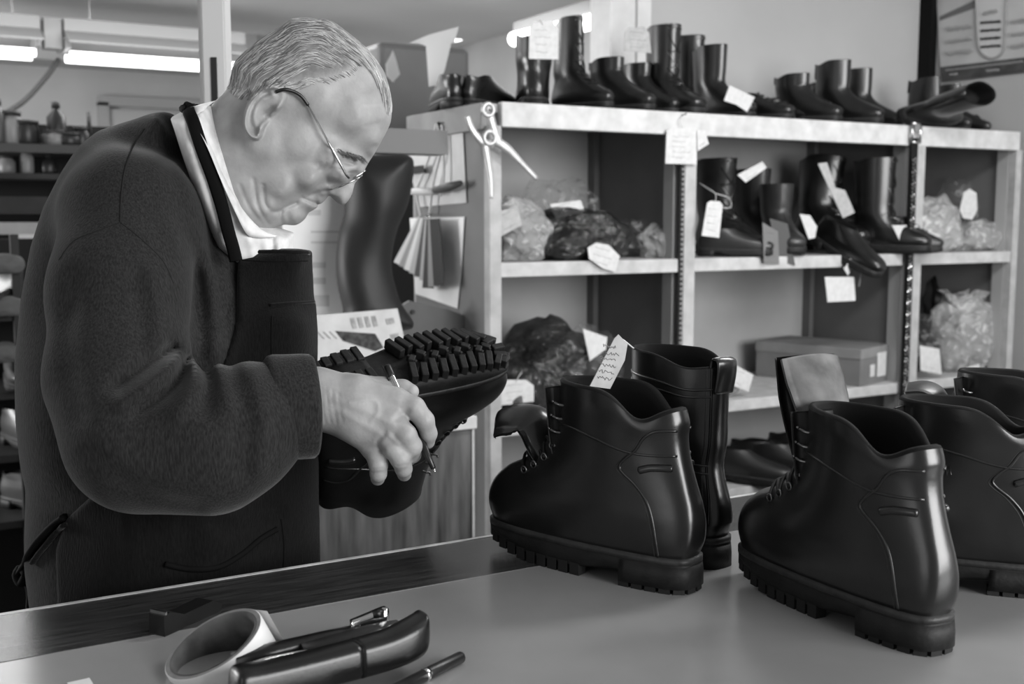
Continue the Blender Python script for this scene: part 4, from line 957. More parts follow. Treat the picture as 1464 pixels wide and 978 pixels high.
# ------------------------------------------------------------------ tags, bags, boots on the shelf
M_card = mat('tag_card', 204, .7, .2, var=8, vscale=60); M_card2 = mat('tag_card_grey', 172, .75, .2, var=10, vscale=60)
M_ink = mat('ink', 118, .8, .1); M_string = mat('tag_string', 205, .8, .2)
def card(pts, Y, label, writing=3, m=None, tilt=0, string=None, group=None, name='paper_tag', cat='tag'):
    """a paper tag: outline given by sight lines onto a plane at depth Y (turned by tilt about the vertical)"""
    c = np.mean(pts, axis=0); c3 = onp(c[0], c[1], 1, Y); nrm = np.array([math.sin(tilt), -math.cos(tilt), 0])
    W3 = []
    for p in pts:
        r = ray(*p); W3.append(CAM+r*(((c3-CAM)@nrm)/(r@nrm)))
    W3 = np.array(W3); t = thing(name, label, cat, c3, group=group); ex = np.array([math.cos(tilt), math.sin(tilt), 0])
    pl2 = [((w-c3)@ex, w[2]-c3[2]) for w in W3]
    G().prism(pl2, .0014, (0, 0, 0), ex, (0, 0, 1), nrm).out('card', m or M_card, t)
    if writing:
        P2 = np.array(pl2); k = int(np.argmin(P2[:, 1])); d_ = [P2[(k+1) % len(P2)]-P2[k], P2[k-1]-P2[k]]
        d_ = d_[0] if abs(d_[0][0]) > abs(d_[1][0]) else d_[1]; d_ = d_/np.linalg.norm(d_)*(1 if d_[0] > 0 else -1); up_ = np.array([-d_[1], d_[0]])
        a, b = P2@d_, P2@up_; g = G(); rn = random.Random(int(pts[0][0]*7+pts[0][1]))
        for i in range(writing):
            v = b.min()+(b.max()-b.min())*(.18+.58*i/max(1, writing-1)); x0 = a.min()+(a.max()-a.min())*.2; x1 = a.min()+(a.max()-a.min())*rn.uniform(.6, .8)
            n_ = 16; q = []
            for j in range(n_):
                uu = x0+(x1-x0)*j/(n_-1); vv = v+rn.uniform(-1, 1)*.0022; p = d_*uu+up_*vv; q.append(p[0]*ex+np.array([0, 0, p[1]])+nrm*.0009)
            g.tube(np.array(q), .0005, 3)
        g.out('handwriting', M_ink, t, kind='stuff')
    if string:
        r3 = [onp(p[0], p[1], 1, p[2] if len(p) > 2 else Y)-c3 for p in string]
        G().tube(cr(np.array(r3), 5), .0011, 5).out('string', M_string, t, True)
    return t
M_film = bpy.data.materials.new('plastic_film'); M_film.use_nodes = True; nt = M_film.node_tree; bs = nt.nodes['Principled BSDF']
bs.inputs['Base Color'].default_value = (.5, .5, .5, 1); bs.inputs['Roughness'].default_value = .18; bs.inputs['Specular IOR Level'].default_value = .8
tcn = nt.nodes.new('ShaderNodeTexCoord'); nz = nt.nodes.new('ShaderNodeTexNoise'); nz.inputs['Scale'].default_value = 26; nz.inputs['Detail'].default_value = 4; nz.inputs['Distortion'].default_value = 1.5
nt.links.new(tcn.outputs['Object'], nz.inputs['Vector']); rp = nt.nodes.new('ShaderNodeMapRange'); rp.inputs[1].default_value = .52; rp.inputs[2].default_value = .74; rp.inputs[3].default_value = .05; rp.inputs[4].default_value = .62
nt.links.new(nz.outputs[0], rp.inputs[0]); nt.links.new(rp.outputs[0], bs.inputs['Alpha'])
bmp = nt.nodes.new('ShaderNodeBump'); bmp.inputs['Strength'].default_value = .9; bmp.inputs['Distance'].default_value = .02; nt.links.new(nz.outputs[0], bmp.inputs['Height']); nt.links.new(bmp.outputs[0], bs.inputs['Normal'])
M_film2 = M_film.copy(); M_film2.name = 'milky_film'; M_film2.node_tree.nodes['Map Range'].inputs[3].default_value = .45; M_film2.node_tree.nodes['Map Range'].inputs[4].default_value = 1.0; M_film2.node_tree.nodes['Principled BSDF'].inputs['Base Color'].default_value = (.62, .62, .62, 1)
M_film3 = M_film.copy(); M_film3.name = 'dark_film'; M_film3.node_tree.nodes['Map Range'].inputs[3].default_value = .75; M_film3.node_tree.nodes['Map Range'].inputs[4].default_value = .96; M_film3.node_tree.nodes['Principled BSDF'].inputs['Base Color'].default_value = (.025, .025, .025, 1)
M_cloth = mat('dark_shoe_leather', 26, .38, .5, bump=.3, bscale=60, bdist=.004)
def ico(n):
    bm = bmesh.new(); bmesh.ops.create_icosphere(bm, subdivisions=n, radius=1); V = np.array([v.co for v in bm.verts]); Q = [[v.index for v in f_.verts] for f_ in bm.faces]; bm.free(); return V, Q
ICO = ico(4)
def lump(c, r, seed, amp=.18, freq=3.0, ridged=True, rz=0, flat=True):
    V = ICO[0].copy(); out = []
    for v in V:
        p = Vector(v)*freq/2+Vector((seed*3.1, seed*1.7, seed))
        if ridged:
            q = p+.25*mnoise.noise_vector(p*1.1); f1 = mnoise.voronoi(q*.8)[0][0]; f2 = mnoise.voronoi(q*1.9+Vector((5, 2, 1)))[0][0]; d = f1*1.1+f2*.55-.45
        else: d = mnoise.noise(p)
        out.append(v*(1+amp*d))
    V = np.array(out)*np.array(r)
    if flat: V[:, 2] = np.maximum(V[:, 2], -r[2]*.72)
    c_, s_ = math.cos(rz), math.sin(rz); V = np.c_[V[:, 0]*c_-V[:, 1]*s_, V[:, 0]*s_+V[:, 1]*c_, V[:, 2]]
    return V+np.asarray(c), ICO[1]
def ground(o):
    """rests a finished thing on its base height"""
    return o
def bag(x, Y, z, r, label, seed, film=None, rz=0.1, shoes=1, neck=None, group='bagged shoes on the shelves', amp=.5):
    t = thing('shoe_bag', label, 'shoe bag', (x, Y, z), group=group)
    V, Q = lump((0, 0, r[2]*.72), r, seed, amp, 3.4, True, rz); mesh('plastic_film', V, Q, film or M_film, t, smooth=True)
    for k in range(shoes):
        rr = (r[0]*.95, r[1]*.62, r[2]*.68); V, Q = lump((.02*(k-.5)*0, (k-.5)*r[1]*.5 if shoes > 1 else 0, r[2]*.5), rr, seed+9+k, .2, 2.2, False, rz+.12*(k*2-1)); V[:, 2] = np.maximum(V[:, 2], .004)
        mesh('shoe', V, Q, M_cloth, t)
    if neck:
        nx, nz_, nr = neck; g = G(); nn = 18; P_ = []
        for i in range(7):
            f_ = i/6
            for k in range(nn):
                a = 2*math.pi*k/nn; w = nr*(.35+.9*abs(f_-.25)**1.1)*(1+.35*math.sin(a*5+i)*f_); P_.append((nx*f_+w*math.cos(a), .6*w*math.sin(a), r[2]*1.25+nz_*f_+.012*math.sin(3*a)*f_))
        g.add(P_, [(i*nn+k, i*nn+(k+1) % nn, (i+1)*nn+(k+1) % nn, (i+1)*nn+k) for i in range(6) for k in range(nn)]); g.out('gathered_neck', film or M_film, t, True)
    return t
xat = lambda px, Y: onp(px, 200, 1, Y)[0]
# prototypes of the repaired boots, copied for every pair
def lace_front(t, up, tree, U):
    na = U.shape[1]; rail = np.array([U[i, na//2] for i in range(len(U))]); i0 = int(len(U)*.42)
    for k in range(6):
        i = int(i0+(len(U)-2-i0)*k/5); p = rail[i]
        for s_ in (-1, 1): G().tube(cr(np.array([U[i, na//2-s_*4]+[.001, 0, 0], p+[.004, 0, .004], U[min(i+3, len(U)-1), na//2+s_*4]+[.001, 0, 0]]), 3), .0020, 5).out('lace', M_eye if k % 2 else M_lace, t, True)
def band_top(t, up, tree, U):
    for s_ in (0, U.shape[1]//2): G().tube(np.array([U[i, s_] for i in range(10, len(U))]), .0014, 5).out('shaft_seam', M_bootb, t, True)
    na = U.shape[1]; b = U[:, 0]; G().tube(np.array([b[-6]+[-.003, 0, 0], b[-1]+[-.002, 0, .006], b[-1]+[.003, 0, .006]]), .010, 6, flat=.2, upv=(1, 0, 0)).out('pull_tab', M_bootb, t, True)
kw = dict(nt=30, na=40, lo=True, lugs=None)
def sb(sp, px, Y, z, deg, label, group, mu=M_bootb, extra=None, s=1, tilt=None, name='boot', cat='boot', yaw0=None):
    o = make_boot(name, label, sp, mu, extra=extra, group=group, cat=cat, **kw)
    c, n_ = math.cos(math.radians(deg)), math.sin(math.radians(deg)); off = sp.get('cx', .08)*s
    return put(o, xat(px, Y)-off*c, Y-off*n_, z, c, n_, s, tilt)
TOP = TOPZ+.001; GT = 'repaired boots along the shelf top'
S_ = .84
sb(ANKLE, 644, 2.78, TOP, 75, 'low black shoe at the far end of the shelf top, heel outward', GT, name='shoe', cat='shoe', s=.9)
sb(ANKLE, 684, 2.76, TOP, 30, 'low black shoe whose toe slopes down behind the hanging pliers', GT, name='shoe', cat='shoe', s=.9)
sb(tall(.215, 0, narrow=1.25), 763, 2.68, TOP, 62, 'smooth black boot with shiny heel behind the big hanging tag', GT, extra=band_top, s=.9)
sb(tall(.31, -.6, narrow=.78), 812, 2.74, TOP, -80, 'tallest laced black boot next to the big hanging tag', GT, extra=lace_front, s=.84)
sb(tall(.185, .2, narrow=.95), 866, 2.74, TOP, -75, 'short black pull-on boot just past the tall laced boot', GT, extra=band_top, s=S_)
sb(tall(.185, .2, narrow=.95), 906, 2.80, TOP, -78, 'short black pull-on boot tucked under a grey tag', GT, extra=band_top, s=S_)
sb(tall(.31, .6, narrow=1.12), 946, 2.76, TOP, -88, 'broad tall work boot with bright eyelets up its front', GT, extra=lace_front, s=.86)
sb(tall(.315, .6, narrow=1.02), 978, 2.90, TOP, -70, 'tall work boot behind the bright eyelet boot', GT, extra=lace_front, s=.86)
sb(tall(.27, .5, narrow=.95), 1012, 2.78, TOP, -78, 'tall plain dark boot beside the low tagged shoe', GT, extra=band_top, s=S_)
sb(ANKLE, 1058, 2.76, TOP, -72, 'low dark shoe carrying a bent white tag', GT, name='shoe', cat='shoe', extra=lace_front, s=.9)
sb(ANKLE, 1090, 2.84, TOP, -75, 'low dark shoe partly behind the tagged shoe', GT, name='shoe', cat='shoe', extra=lace_front, s=.9)
sb(tall(.185, .1, narrow=.95), 1130, 2.74, TOP, -72, 'short square topped boot with a pale front seam', GT, extra=band_top, s=S_)
sb(tall(.18, .1, narrow=.8), 1166, 2.84, TOP, -74, 'narrow short boot between two square topped boots', GT, extra=band_top, s=S_)
sb(tall(.245, .1, narrow=1.0), 1188, 2.72, TOP, -70, 'taller square topped boot in mid shelf top', GT, extra=band_top, s=S_)
sb(tall(.245, .1, narrow=.95), 1220, 2.83, TOP, -72, 'taller square topped boot set just behind its twin', GT, extra=band_top, s=S_)
sb(ANKLE, 1250, 2.83, TOP+.03, 75, 'dark shoe tipped up to show its round heel', GT, name='shoe', cat='shoe', tilt=(0, .9), s=.85)
sb(tall(.30, .2, narrow=.95), 1302, 2.62, TOP+.044, -2, 'long dark boot lying flat along the shelf top', GT, extra=band_top, tilt=(1.40, 0.0), s=.9)
sb(tall(.235, -.2, narrow=.62), 1318, 2.82, TOP, -74, 'slim upright boot standing in front of the poster', GT, extra=band_top, s=S_)
sb(tall(.225, -.2, narrow=.6), 1348, 2.88, TOP, -74, 'slim upright boot shaft against the poster corner', GT, extra=band_top, s=S_)
sb(tall(.16, .5, narrow=1.0), 1416, 2.80, TOP, 178, 'dark boot slumped at the poster end of the shelf top', GT, mu=M_bootc, extra=band_top, s=.8)
# tags along the top
card([(757, 42), (762, 32), (790, 30), (798, 42), (798, 85), (756, 84)], 2.60, 'large pale paper tag hanging against the shiny heeled boot', 4, string=[(776, 36), (772, 28), (768, 40, 2.66)])
card([(893, 46), (899, 39), (921, 38), (928, 47), (931, 76), (892, 73)], 2.66, 'grey paper tag hung beside the broad eyelet boot', 3, m=M_card2)
card([(1043, 122), (1079, 139), (1068, 160), (1053, 150), (1035, 144)], 2.56, 'bent white tag on the low dark shoe', 0, tilt=.3)
card([(953, 186), (960, 183), (995, 184), (996, 235), (951, 234)], 2.525, 'square lined tag nailed to the shelf fascia', 5, string=[(976, 183), (972, 172), (978, 164)])
card([(996, 186), (1008, 186), (1013, 206), (997, 216)], 2.53, 'white tag tucked behind the square lined tag', 1, tilt=.2)
nl = G().tube(np.array([onp(975, 165, 1, 2.536), onp(975, 165, 1, 2.536)+np.array([0, -.02, .003])]), .002, 6).out('nail', M_dark); tag(nl, 'small nail in the fascia above the square lined tag', 'nail')

# bay beside the pliers, middle shelf
Z1, Z2, Z3 = 1.303, .874, .601
bag(xat(738, 2.66), 2.66, Z1, (.075, .075, .085), 'pale crumpled bag against the plier upright, middle shelf', 2, M_film2, shoes=1, neck=(-.02, .05, .05))
bag(xat(800, 2.84), 2.84, Z1, (.13, .09, .12), 'big dark bag of shoes at the back of the middle shelf', 5, M_film, shoes=2)
bag(xat(826, 2.66), 2.66, Z1, (.13, .09, .075), 'dark wrapped shoe with a white tag hanging over the shelf edge', 8, M_film3, shoes=1)
bag(xat(912, 2.76), 2.76, Z1, (.13, .08, .06), 'low clear bag near the perforated strip, middle shelf', 11, M_film, shoes=1)
bag(xat(945, 2.66), 2.66, Z1, (.05, .05, .05), 'small clear gathered bag end by the perforated strip', 13, M_film2, shoes=0)
card([(840, 354), (852, 347), (870, 350), (886, 366), (880, 389), (862, 384), (842, 370)], 2.535, 'white tag lying over the shelf edge from the dark wrapped shoe', 3)
card([(786, 292), (830, 286), (836, 302), (795, 313)], 2.68, 'torn pale label on the big dark bag', 2)
card([(712, 302), (740, 296), (746, 322), (716, 338)], 2.56, 'pale label inside the crumpled bag by the pliers', 2, m=M_card2)
# same bay, lower shelf
bag(xat(790, 2.72), 2.72, Z2, (.17, .12, .12), 'large dark folded bag of shoes on the lower shelf', 17, M_film3, shoes=2, amp=.6)
bag(xat(838, 2.64), 2.64, Z2+.05, (.09, .08, .10), 'shiny clear bag leaning on the large dark folded bag', 19, M_film, shoes=1)
bag(xat(735, 2.62), 2.62, Z2, (.07, .07, .08), 'small dark bag with a rounded tag by the lower upright', 23, M_film3, shoes=1)
card([(713, 548), (722, 543), (752, 543), (763, 551), (763, 574), (714, 580)], 2.54, 'rounded white tag on the small dark bag by the lower upright', 3, string=[(737, 548), (742, 538), (748, 530, 2.6)])
card([(833, 470), (868, 482), (866, 500), (843, 516)], 2.54, 'white tag corner rising from the shiny clear bag', 0)
# middle bay, middle shelf: boots in a heap
GM = 'boots heaped on the middle shelf'
sb(tall(.29, .9, narrow=1.15), 1024, 2.80, Z1, -90, 'dark boot at the start of the heap with a long white tag', GM, extra=lace_front, mu=M_bootc, s=1.0)
sb(tall(.27, .9, narrow=1.15), 1074, 2.88, Z1, -84, 'dark folded boot behind the long white tag boot', GM, extra=band_top, mu=M_bootc, s=.98)
sb(ANKLE, 1030, 2.64, Z1, -40, 'low dark shoe under the long white tag', GM, name='shoe', cat='shoe', mu=M_bootc, s=.8)
sb(tall(.235, .6, narrow=1.2), 1112, 2.70, Z1, -112, 'dark open topped boot with two cards propped in front', GM, extra=band_top, mu=M_bootbr, s=.9)
sb(tall(.30, .9, narrow=1.2), 1164, 2.80, Z1+.012, -76, 'leaning dark laced boot with a folded card stuck in its side', GM, extra=lace_front, tilt=(-.20, .0), s=1.0)
sb(tall(.335, .6, narrow=1.1), 1252, 2.635, Z1, -62, 'tall dark laced boot beside the sparkling chain', GM, extra=lace_front, s=.90)
sb(tall(.15, .6, narrow=1.0), 1284, 2.585, Z1, -42, 'dark work boot with square white tag at its toe', GM, extra=lace_front, mu=M_bootc, s=.74)
sb(ANKLE, 1194, 2.62, Z1+.04, -84, 'dark shoe tipping off the middle shelf edge', GM, name='shoe', cat='shoe', tilt=(0, .42))
card([(1011, 290), (1016, 287), (1029, 288), (1033, 293), (1028, 340), (1003, 337)], 2.50, 'long white tag with a tied string among the heaped boots', 4, string=[(1022, 289), (1022, 276), (1000, 262, 2.6), (1022, 276), (1042, 283), (1045, 296), (1034, 297)])
card([(1054, 250), (1090, 231), (1096, 240), (1066, 261)], 2.62, 'pale card wedged between two boot tops', 1)
card([(1090, 318), (1112, 331), (1114, 378), (1092, 376)], 2.535, 'narrow grey card propped before the open topped boot', 3, m=mat('grey_card', 120, .8, .2), tilt=.2)
card([(1100, 312), (1126, 320), (1137, 380), (1114, 374)], 2.55, 'dark grey card leaning behind the narrow grey card', 1, m=mat('slate_card', 86, .7, .2), tilt=-.2)
card([(1169, 234), (1182, 232), (1194, 268), (1208, 272), (1222, 304), (1205, 312)], 2.60, 'folded grey card stuck beside the leaning laced boot', 0, m=M_card2)
card([(1143, 306), (1158, 308), (1168, 324), (1165, 340), (1156, 342)], 2.60, 'round pale sole liner between the two boots', 0, name='sole_liner', cat='sole')
card([(1275, 322), (1312, 322), (1326, 356), (1291, 354)], 2.53, 'square white tag on the dark work boot toe', 0)
card([(1179, 396), (1221, 396), (1223, 430), (1183, 432)], 2.51, 'blank white square hanging below the middle shelf', 0, string=[(1215, 370), (1230, 385), (1228, 410)])
card([(1206, 384), (1224, 362), (1227, 370), (1212, 394)], 2.52, 'slim white label on the tipping shoe sole', 0)
# end bay
bag(xat(1340, 2.66), 2.66, Z1, (.09, .07, .10), 'pale crumpled bag just past the chain, middle shelf', 29, M_film2, shoes=0)
bag(xat(1378, 2.80), 2.80, Z1, (.14, .10, .13), 'dark shoes in a clear bag with an oval tag, end bay', 31, M_film, shoes=2)
bag(xat(1405, 2.66), 2.66, Z1, (.10, .07, .06), 'low clear bag at the shelf end below the oval tag', 37, M_film2, shoes=1)
card([(1378, 275), (1386, 270), (1396, 276), (1397, 300), (1390, 314), (1377, 312), (1372, 300)], 2.62, 'oval white tag on the clear bag of dark shoes', 1)
bag(xat(1335, 2.70), 2.70, Z2, (.08, .075, .11), 'dark bag with square tag beside the hanging chain', 41, M_film, shoes=1)
bag(xat(1388, 2.68), 2.68, Z2, (.105, .08, .135), 'tall pale bag tied into ears in the end bay', 43, M_film2, shoes=1, neck=(.01, .11, .10), amp=.6)
bag(xat(1366, 2.88), 2.88, Z2, (.10, .07, .20), 'black bin bag at the back of the end bay', 47, mat('black_film', 14, .25, .5), shoes=0)
card([(1315, 494), (1343, 499), (1346, 535), (1316, 530)], 2.56, 'square white tag on the dark bag beside the chain', 1)
card([(1372, 528), (1400, 520), (1402, 534), (1392, 538)], 2.56, 'small white tag under the tall pale bag', 1)
# shoe box, tag bag, floor shoes
bx = thing('shoe_box', 'grey cardboard shoe box with two white labels on its end', 'shoe box', (xat(1214, 2.66), 2.70, Z2)); M_box = mat('box_card', 116, .7, .25, var=6, vscale=12); M_lid = mat('box_lid', 132, .7, .25, var=6, vscale=12)
x0, x1 = xat(1216, 2.58)-bx.location.x, xat(1290, 2.58)-bx.location.x
gB = np.array(bx.location)
boxo('box_body', (x0+.003, -.135, 0), (x1-.003, .25, .105), M_box, bx, bev=.001)
boxo('lid', (x0, -.138, .088), (x1, .253, .122), M_lid, bx, bev=.002)
for a, b, z0, z1 in ((.28, .42, .025, .065), (.50, .78, .02, .10)): boxo('label', (x0+(x1-x0)*a, -.1395, z0), (x0+(x1-x0)*b, -.1378, z1), M_card, bx)
bx.rotation_euler = (0, 0, .30)
bag(xat(1048, 2.62), 2.66, Z2, (.05, .05, .045), 'small clear bag with one white tag on the bare lower shelf', 53, M_film2, shoes=0)
card([(1038, 526), (1046, 519), (1077, 536), (1070, 560), (1044, 550)], 2.57, 'white tag lying on the bare lower shelf', 2)
GF = 'shoes on the bottom shelf'
for k, (px, Y) in enumerate(((1052, 2.64), (1085, 2.70), (1112, 2.64), (1140, 2.72))):
    sb(ANKLE, px, Y, Z3, -60, ['dark shoe on the bottom shelf nearest the bright upright', 'dark shoe second along the bottom shelf', 'dark shoe third along the bottom shelf', 'dark shoe on the bottom shelf closest to the upright tongue'][k], GF, name='shoe', cat='shoe', mu=M_bootc)

# belt with buckle and sparkling chain hung down the second divider
cb = onp(1310, 190, 1, 2.52)
ch = thing('hanging_belt', 'studded chain belt hung by its buckle from the shelf fascia', 'belt', cb)
p0, p1 = onp(1310, 215, 1, 2.52), onp(1306, 560, 1, 2.52)
boxo('strap', (-.016, .004, p1[2]-cb[2]-.05), (.016, .012, p0[2]-cb[2]+.04), mat('belt_leather', 16, .5, .3), ch)
fb = G()
for a, b in (((-.019, 0, -.03), (-.019, 0, .03)), ((.019, 0, -.03), (.019, 0, .03)), ((-.019, 0, .03), (.019, 0, .03)), ((-.019, 0, -.03), (.019, 0, -.03))): fb.tube([a, b], .0045, 8)
fb.out('buckle', M_metal, ch, True); boxo('buckle_plate', (-.012, -.004, .0), (.012, .004, .026), M_chrome, ch)
stud = None; nst = 64
for k in range(nst):
    z = p0[2]-cb[2]-.03+(p1[2]-p0[2]-.02)*k/(nst-1)
    for sx in (-1, 1):
        if stud is None:
            V, Q = ico(1); stud = bpy.data.meshes.new('chain_link'); stud.from_pydata((V*[.0056, .0035, .0062]).tolist(), [], Q); stud.materials.append(mat('link_steel', 170, .22, .5, metal=1))
        o = bpy.data.objects.new('chain_link', stud); COL.objects.link(o); o.parent = ch; o.location = (sx*.0055-.004, -.001, z+(sx*.0028)); o.rotation_euler = (0, .7*sx, .6*(k % 3))

# eyelet pliers hung on the end upright
pz = onp(705, 165, 1, 2.52); pl_ = thing('eyelet_pliers', 'pale metal eyelet pliers hanging open on the shelf corner', 'pliers', pz); M_plier = mat('cast_metal', 196, .4, .5, metal=.6, var=14, vscale=40)
Q3 = lambda x, y, d=0: onp(x, y, 1, 2.505-d)-pz
def flatbar(name, pts, ws, th=.008, d=0, m=None):
    q = cr(np.array([Q3(x, y, d) for x, y in pts]), 6); w = np.interp(np.linspace(0, 1, len(q)), np.linspace(0, 1, len(ws)), ws)
    return G().tube(q, w, 10, flat=th/2/max(ws)*1.6, upv=(0, 1, 0)).out(name, m or M_plier, pl_, True)
flatbar('jaw', [(700, 158), (703, 172), (710, 195), (714, 205)], [.010, .011, .010, .012])
flatbar('handle', [(668, 166), (675, 185), (690, 203), (705, 206)], [.008, .009, .010, .011], d=.006)
flatbar('handle', [(706, 200), (725, 212), (745, 232), (768, 256)], [.013, .012, .008, .006])
flatbar('handle', [(694, 208), (698, 230), (702, 258), (703, 284)], [.010, .009, .007, .004], d=.006)
for x, y, r in ((698, 157, .015), (700, 197, .016)):
    a = np.linspace(0, 2*np.pi, 20, endpoint=False); c = Q3(x, y, .012); G().tube(np.array([c+[r*math.cos(t), 0, r*math.sin(t)] for t in a]), .0055, 8, closed=True).out('pivot_ring', M_plier, pl_, True)
G().tube(np.array([Q3(700, 157, .02), Q3(700, 157, -.03)]), .003, 6).out('nail', M_dark, pl_)

# things hung on the end panel of the shelf unit
XE = SX0-.004
def sheet_px(name, pts, X, label, m, cat='paper', th=.0015, group=None):
    W3 = np.array([onp(p[0], p[1], 0, X) for p in pts]); c = W3.mean(0); o = G().prism([(w[1]-c[1], w[2]-c[2]) for w in W3], th, (0, 0, 0), (0, 1, 0), (0, 0, 1), (-1, 0, 0)).out(name, m); o.location = c
    return tag(o, label, cat, group)
M_sheet = mat('note_paper', 236, .8, .2, var=8, vscale=12); M_sheet2 = mat('note_paper_grey', 205, .8, .2, var=12, vscale=9)
sheet_px('paper_note', [(576, 207), (662, 189), (667, 290), (600, 296)], XE, 'pale printed sheet pinned behind the looped cords', M_sheet2)
sheet_px('paper_note', [(586, 312), (664, 310), (660, 380), (654, 441), (594, 420)], XE, 'white sheet pinned below the cords behind the leather swatches', M_sheet)
hk_ = onp(625, 175, 0, XE-.02); lo_t = thing('cord_loop', 'pair of pale cord loops hung on a nail with wooden toggles', 'cord', hk_)
E3 = lambda x, y, d=.02: onp(x, y, 0, XE-d)-hk_
M_cord = mat('grey_cord', 210, .7, .2)
for pts in ([(624, 178), (618, 210), (604, 250), (596, 275), (602, 310)], [(626, 178), (630, 215), (622, 250), (618, 272), (614, 306)], [(632, 178), (634, 220), (634, 260), (630, 280)]): G().tube(cr(np.array([E3(*p) for p in pts]), 6), .0042, 7).out('cord', M_cord, lo_t, True)
G().tube(np.array([E3(579, 273, .03), E3(600, 274, .03), E3(622, 274, .03)]), [.008, .011, .009], 10).out('toggle', mat('pale_wood', 205, .5, .3), lo_t, True)
G().tube(np.array([E3(622, 272, .032), E3(640, 268, .032), E3(658, 262, .032)]), [.010, .013, .008], 10).out('toggle', mat('dark_wood', 70, .5, .3), lo_t, True)
G().tube(np.array([E3(627, 178, .0), E3(627, 176, .03)]), .004, 6).out('hook', M_dark, lo_t)
boxo('cap_strip', tuple(np.minimum(E3(576, 250), E3(608, 226))-[.004, 0, 0]), tuple(np.maximum(E3(576, 250), E3(608, 226))*[1, 1, 1]+[.004, .0, -.02]), M_dark, lo_t)
sw_o = onp(612, 312, 0, XE-.02); swt = thing('leather_swatches', 'fan of leather sample strips hanging from a ring', 'swatches', sw_o)
tones = [205, 150, 220, 180, 80, 170, 60, 140, 50]
for k in range(9):
    tp_ = np.array([604+k*2.2, 313.]); bt = np.array([570+k*7.5, 378+k*4.6]) if k < 6 else np.array([612+(k-6)*8, 412-(k-6)*2]); dv = bt-tp_; nv = np.array([-dv[1], dv[0]])/np.linalg.norm(dv)*7.5
    W3 = np.array([onp(*p, 0, XE-.012-.0045*k)-sw_o for p in (tp_-nv*.9, tp_+nv*.9, bt+nv, bt-nv)]); c = W3.mean(0)
    G().prism([(w[1], w[2]) for w in W3], .003, (c[0], 0, 0), (0, 1, 0), (0, 0, 1), (-1, 0, 0)).out('swatch', mat('swatch_%d' % tones[k], tones[k], .6, .3), swt)
G().tube(np.array([onp(612, 312, 0, XE-.03)-sw_o+np.array([0, .012*math.cos(a), .012*math.sin(a)]) for a in np.linspace(0, 6.28, 14, endpoint=False)]), .002, 6, closed=True).out('ring', M_metal, swt, True)
G().tube(np.array([onp(613, 306, 0, XE)-sw_o, onp(613, 306, 0, XE-.06)-sw_o]), .002, 6).out('nail', M_dark, swt)

# paper tag tied to the tall boot on the counter
card([(878, 484), (884, 478), (897, 492), (893, 515), (872, 556), (843, 552)], 1.02, 'ruled paper tag tied to the tall plain boot on the counter', 6, m=M_card2, tilt=-.2, string=[(885, 484, 1.02), (892, 487, 1.04), (903, 496, 1.07), (912, 503, 1.09)])
# ------------------------------------------------------------------ poster, cabinet, workshop behind
XP = 3.575
def wp(x, y, dx=0): return onp(x, y, 0, XP-dx)
pst = thing('poster', 'framed printed poster with a rounded sole badge on the side wall', 'poster', wp(1400, 60)); pb_ = np.array(pst.location)
def onposter(name, pts, m, d, parent=pst, th=.002): 
    W3 = np.array([wp(*p) for p in pts])-pb_; return G().prism([(w[1], w[2]) for w in W3], th, (-d, 0, 0), (0, 1, 0), (0, 0, 1), (-1, 0, 0)).out(name, m, parent)
M_post = mat('poster_print', 190, .5, .4, var=10, vscale=5); M_pdark = mat('poster_band', 70, .5, .4, var=14, vscale=20); M_pgrey = mat('poster_grey', 150, .5, .4); M_pfaint = mat('poster_faint', 168, .5, .4)
onposter('print', [(1336, -70), (1345, 96), (1500, 78), (1500, -95)], M_post, .002)
onposter('footer_band', [(1345, 96), (1347, 118), (1500, 99), (1500, 78)], M_pdark, .003)
onposter('slogan_bar', [(1344, 30), (1400, 10), (1440, -6), (1440, -12), (1395, 0), (1344, 24)], mat('slogan_grey', 110, .5, .4), .003)  # mid-grey slanted bar across the print
onposter('slogan_bar', [(1392, 5), (1425, 0), (1440, -6), (1440, -14), (1395, -2)], M_black, .0035)
badge = cr(np.array([(1396, -14), (1398, 30), (1400, 62), (1405, 76), (1418, 84), (1432, 79), (1438, 66), (1439, 30), (1441, -20)]), 6)
onposter('badge', [tuple(p) for p in badge], mat('badge_white', 206, .5, .4), .0045)
G().tube(np.array([wp(*p)-pb_+np.array([-.007, 0, 0]) for p in badge]), .004, 5).out('badge_outline', M_pgrey, pst, True)
def squiggle(x0, y0, x1, y1, amp, n, r, m, nm, seed):
    rn = random.Random(seed); q = []
    for j in range(n): 
        f_ = j/(n-1); q.append(wp(x0+(x1-x0)*f_, y0+(y1-y0)*f_+amp*(1 if j % 2 else -1)*rn.uniform(.4, 1))-pb_+np.array([-.0075, 0, 0]))
    G().tube(np.array(q), r, 4).out(nm, m, pst)
for k, y in enumerate((33, 44.5, 56, 67.5)): squiggle(1404, y, 1432, y-2, 1.6, 20, .0032, M_black, 'lettering', k)
squiggle(1408, 20, 1428, 16, 2.2, 14, .006, M_pfaint, 'lettering', 9)
for k, y in enumerate((42, 60, 77)):
    squiggle(1356, y, 1392, y-4, 3.2, 18, .004, M_pfaint, 'lettering', 20+k); squiggle(1446, y-10, 1480, y-14, 3.2, 18, .004, M_pfaint, 'lettering', 30+k)
squiggle(1354, 101, 1464, 88, 1.4, 60, .003, M_pgrey, 'lettering', 50); squiggle(1360, 107, 1370, 106, 1.2, 8, .004, M_pgrey, 'lettering', 51); squiggle(1412, 102, 1430, 100, 1.4, 12, .004, M_pgrey, 'lettering', 52)
bs_ = boxo('trim_4', tuple(wp(1314, 150)-[.02, 0, .05]), tuple(np.array([XP+.005, wp(1336, 0)[1], CEIL])), mat('black_strip', 8, .7, .2), kind='structure') if False else None
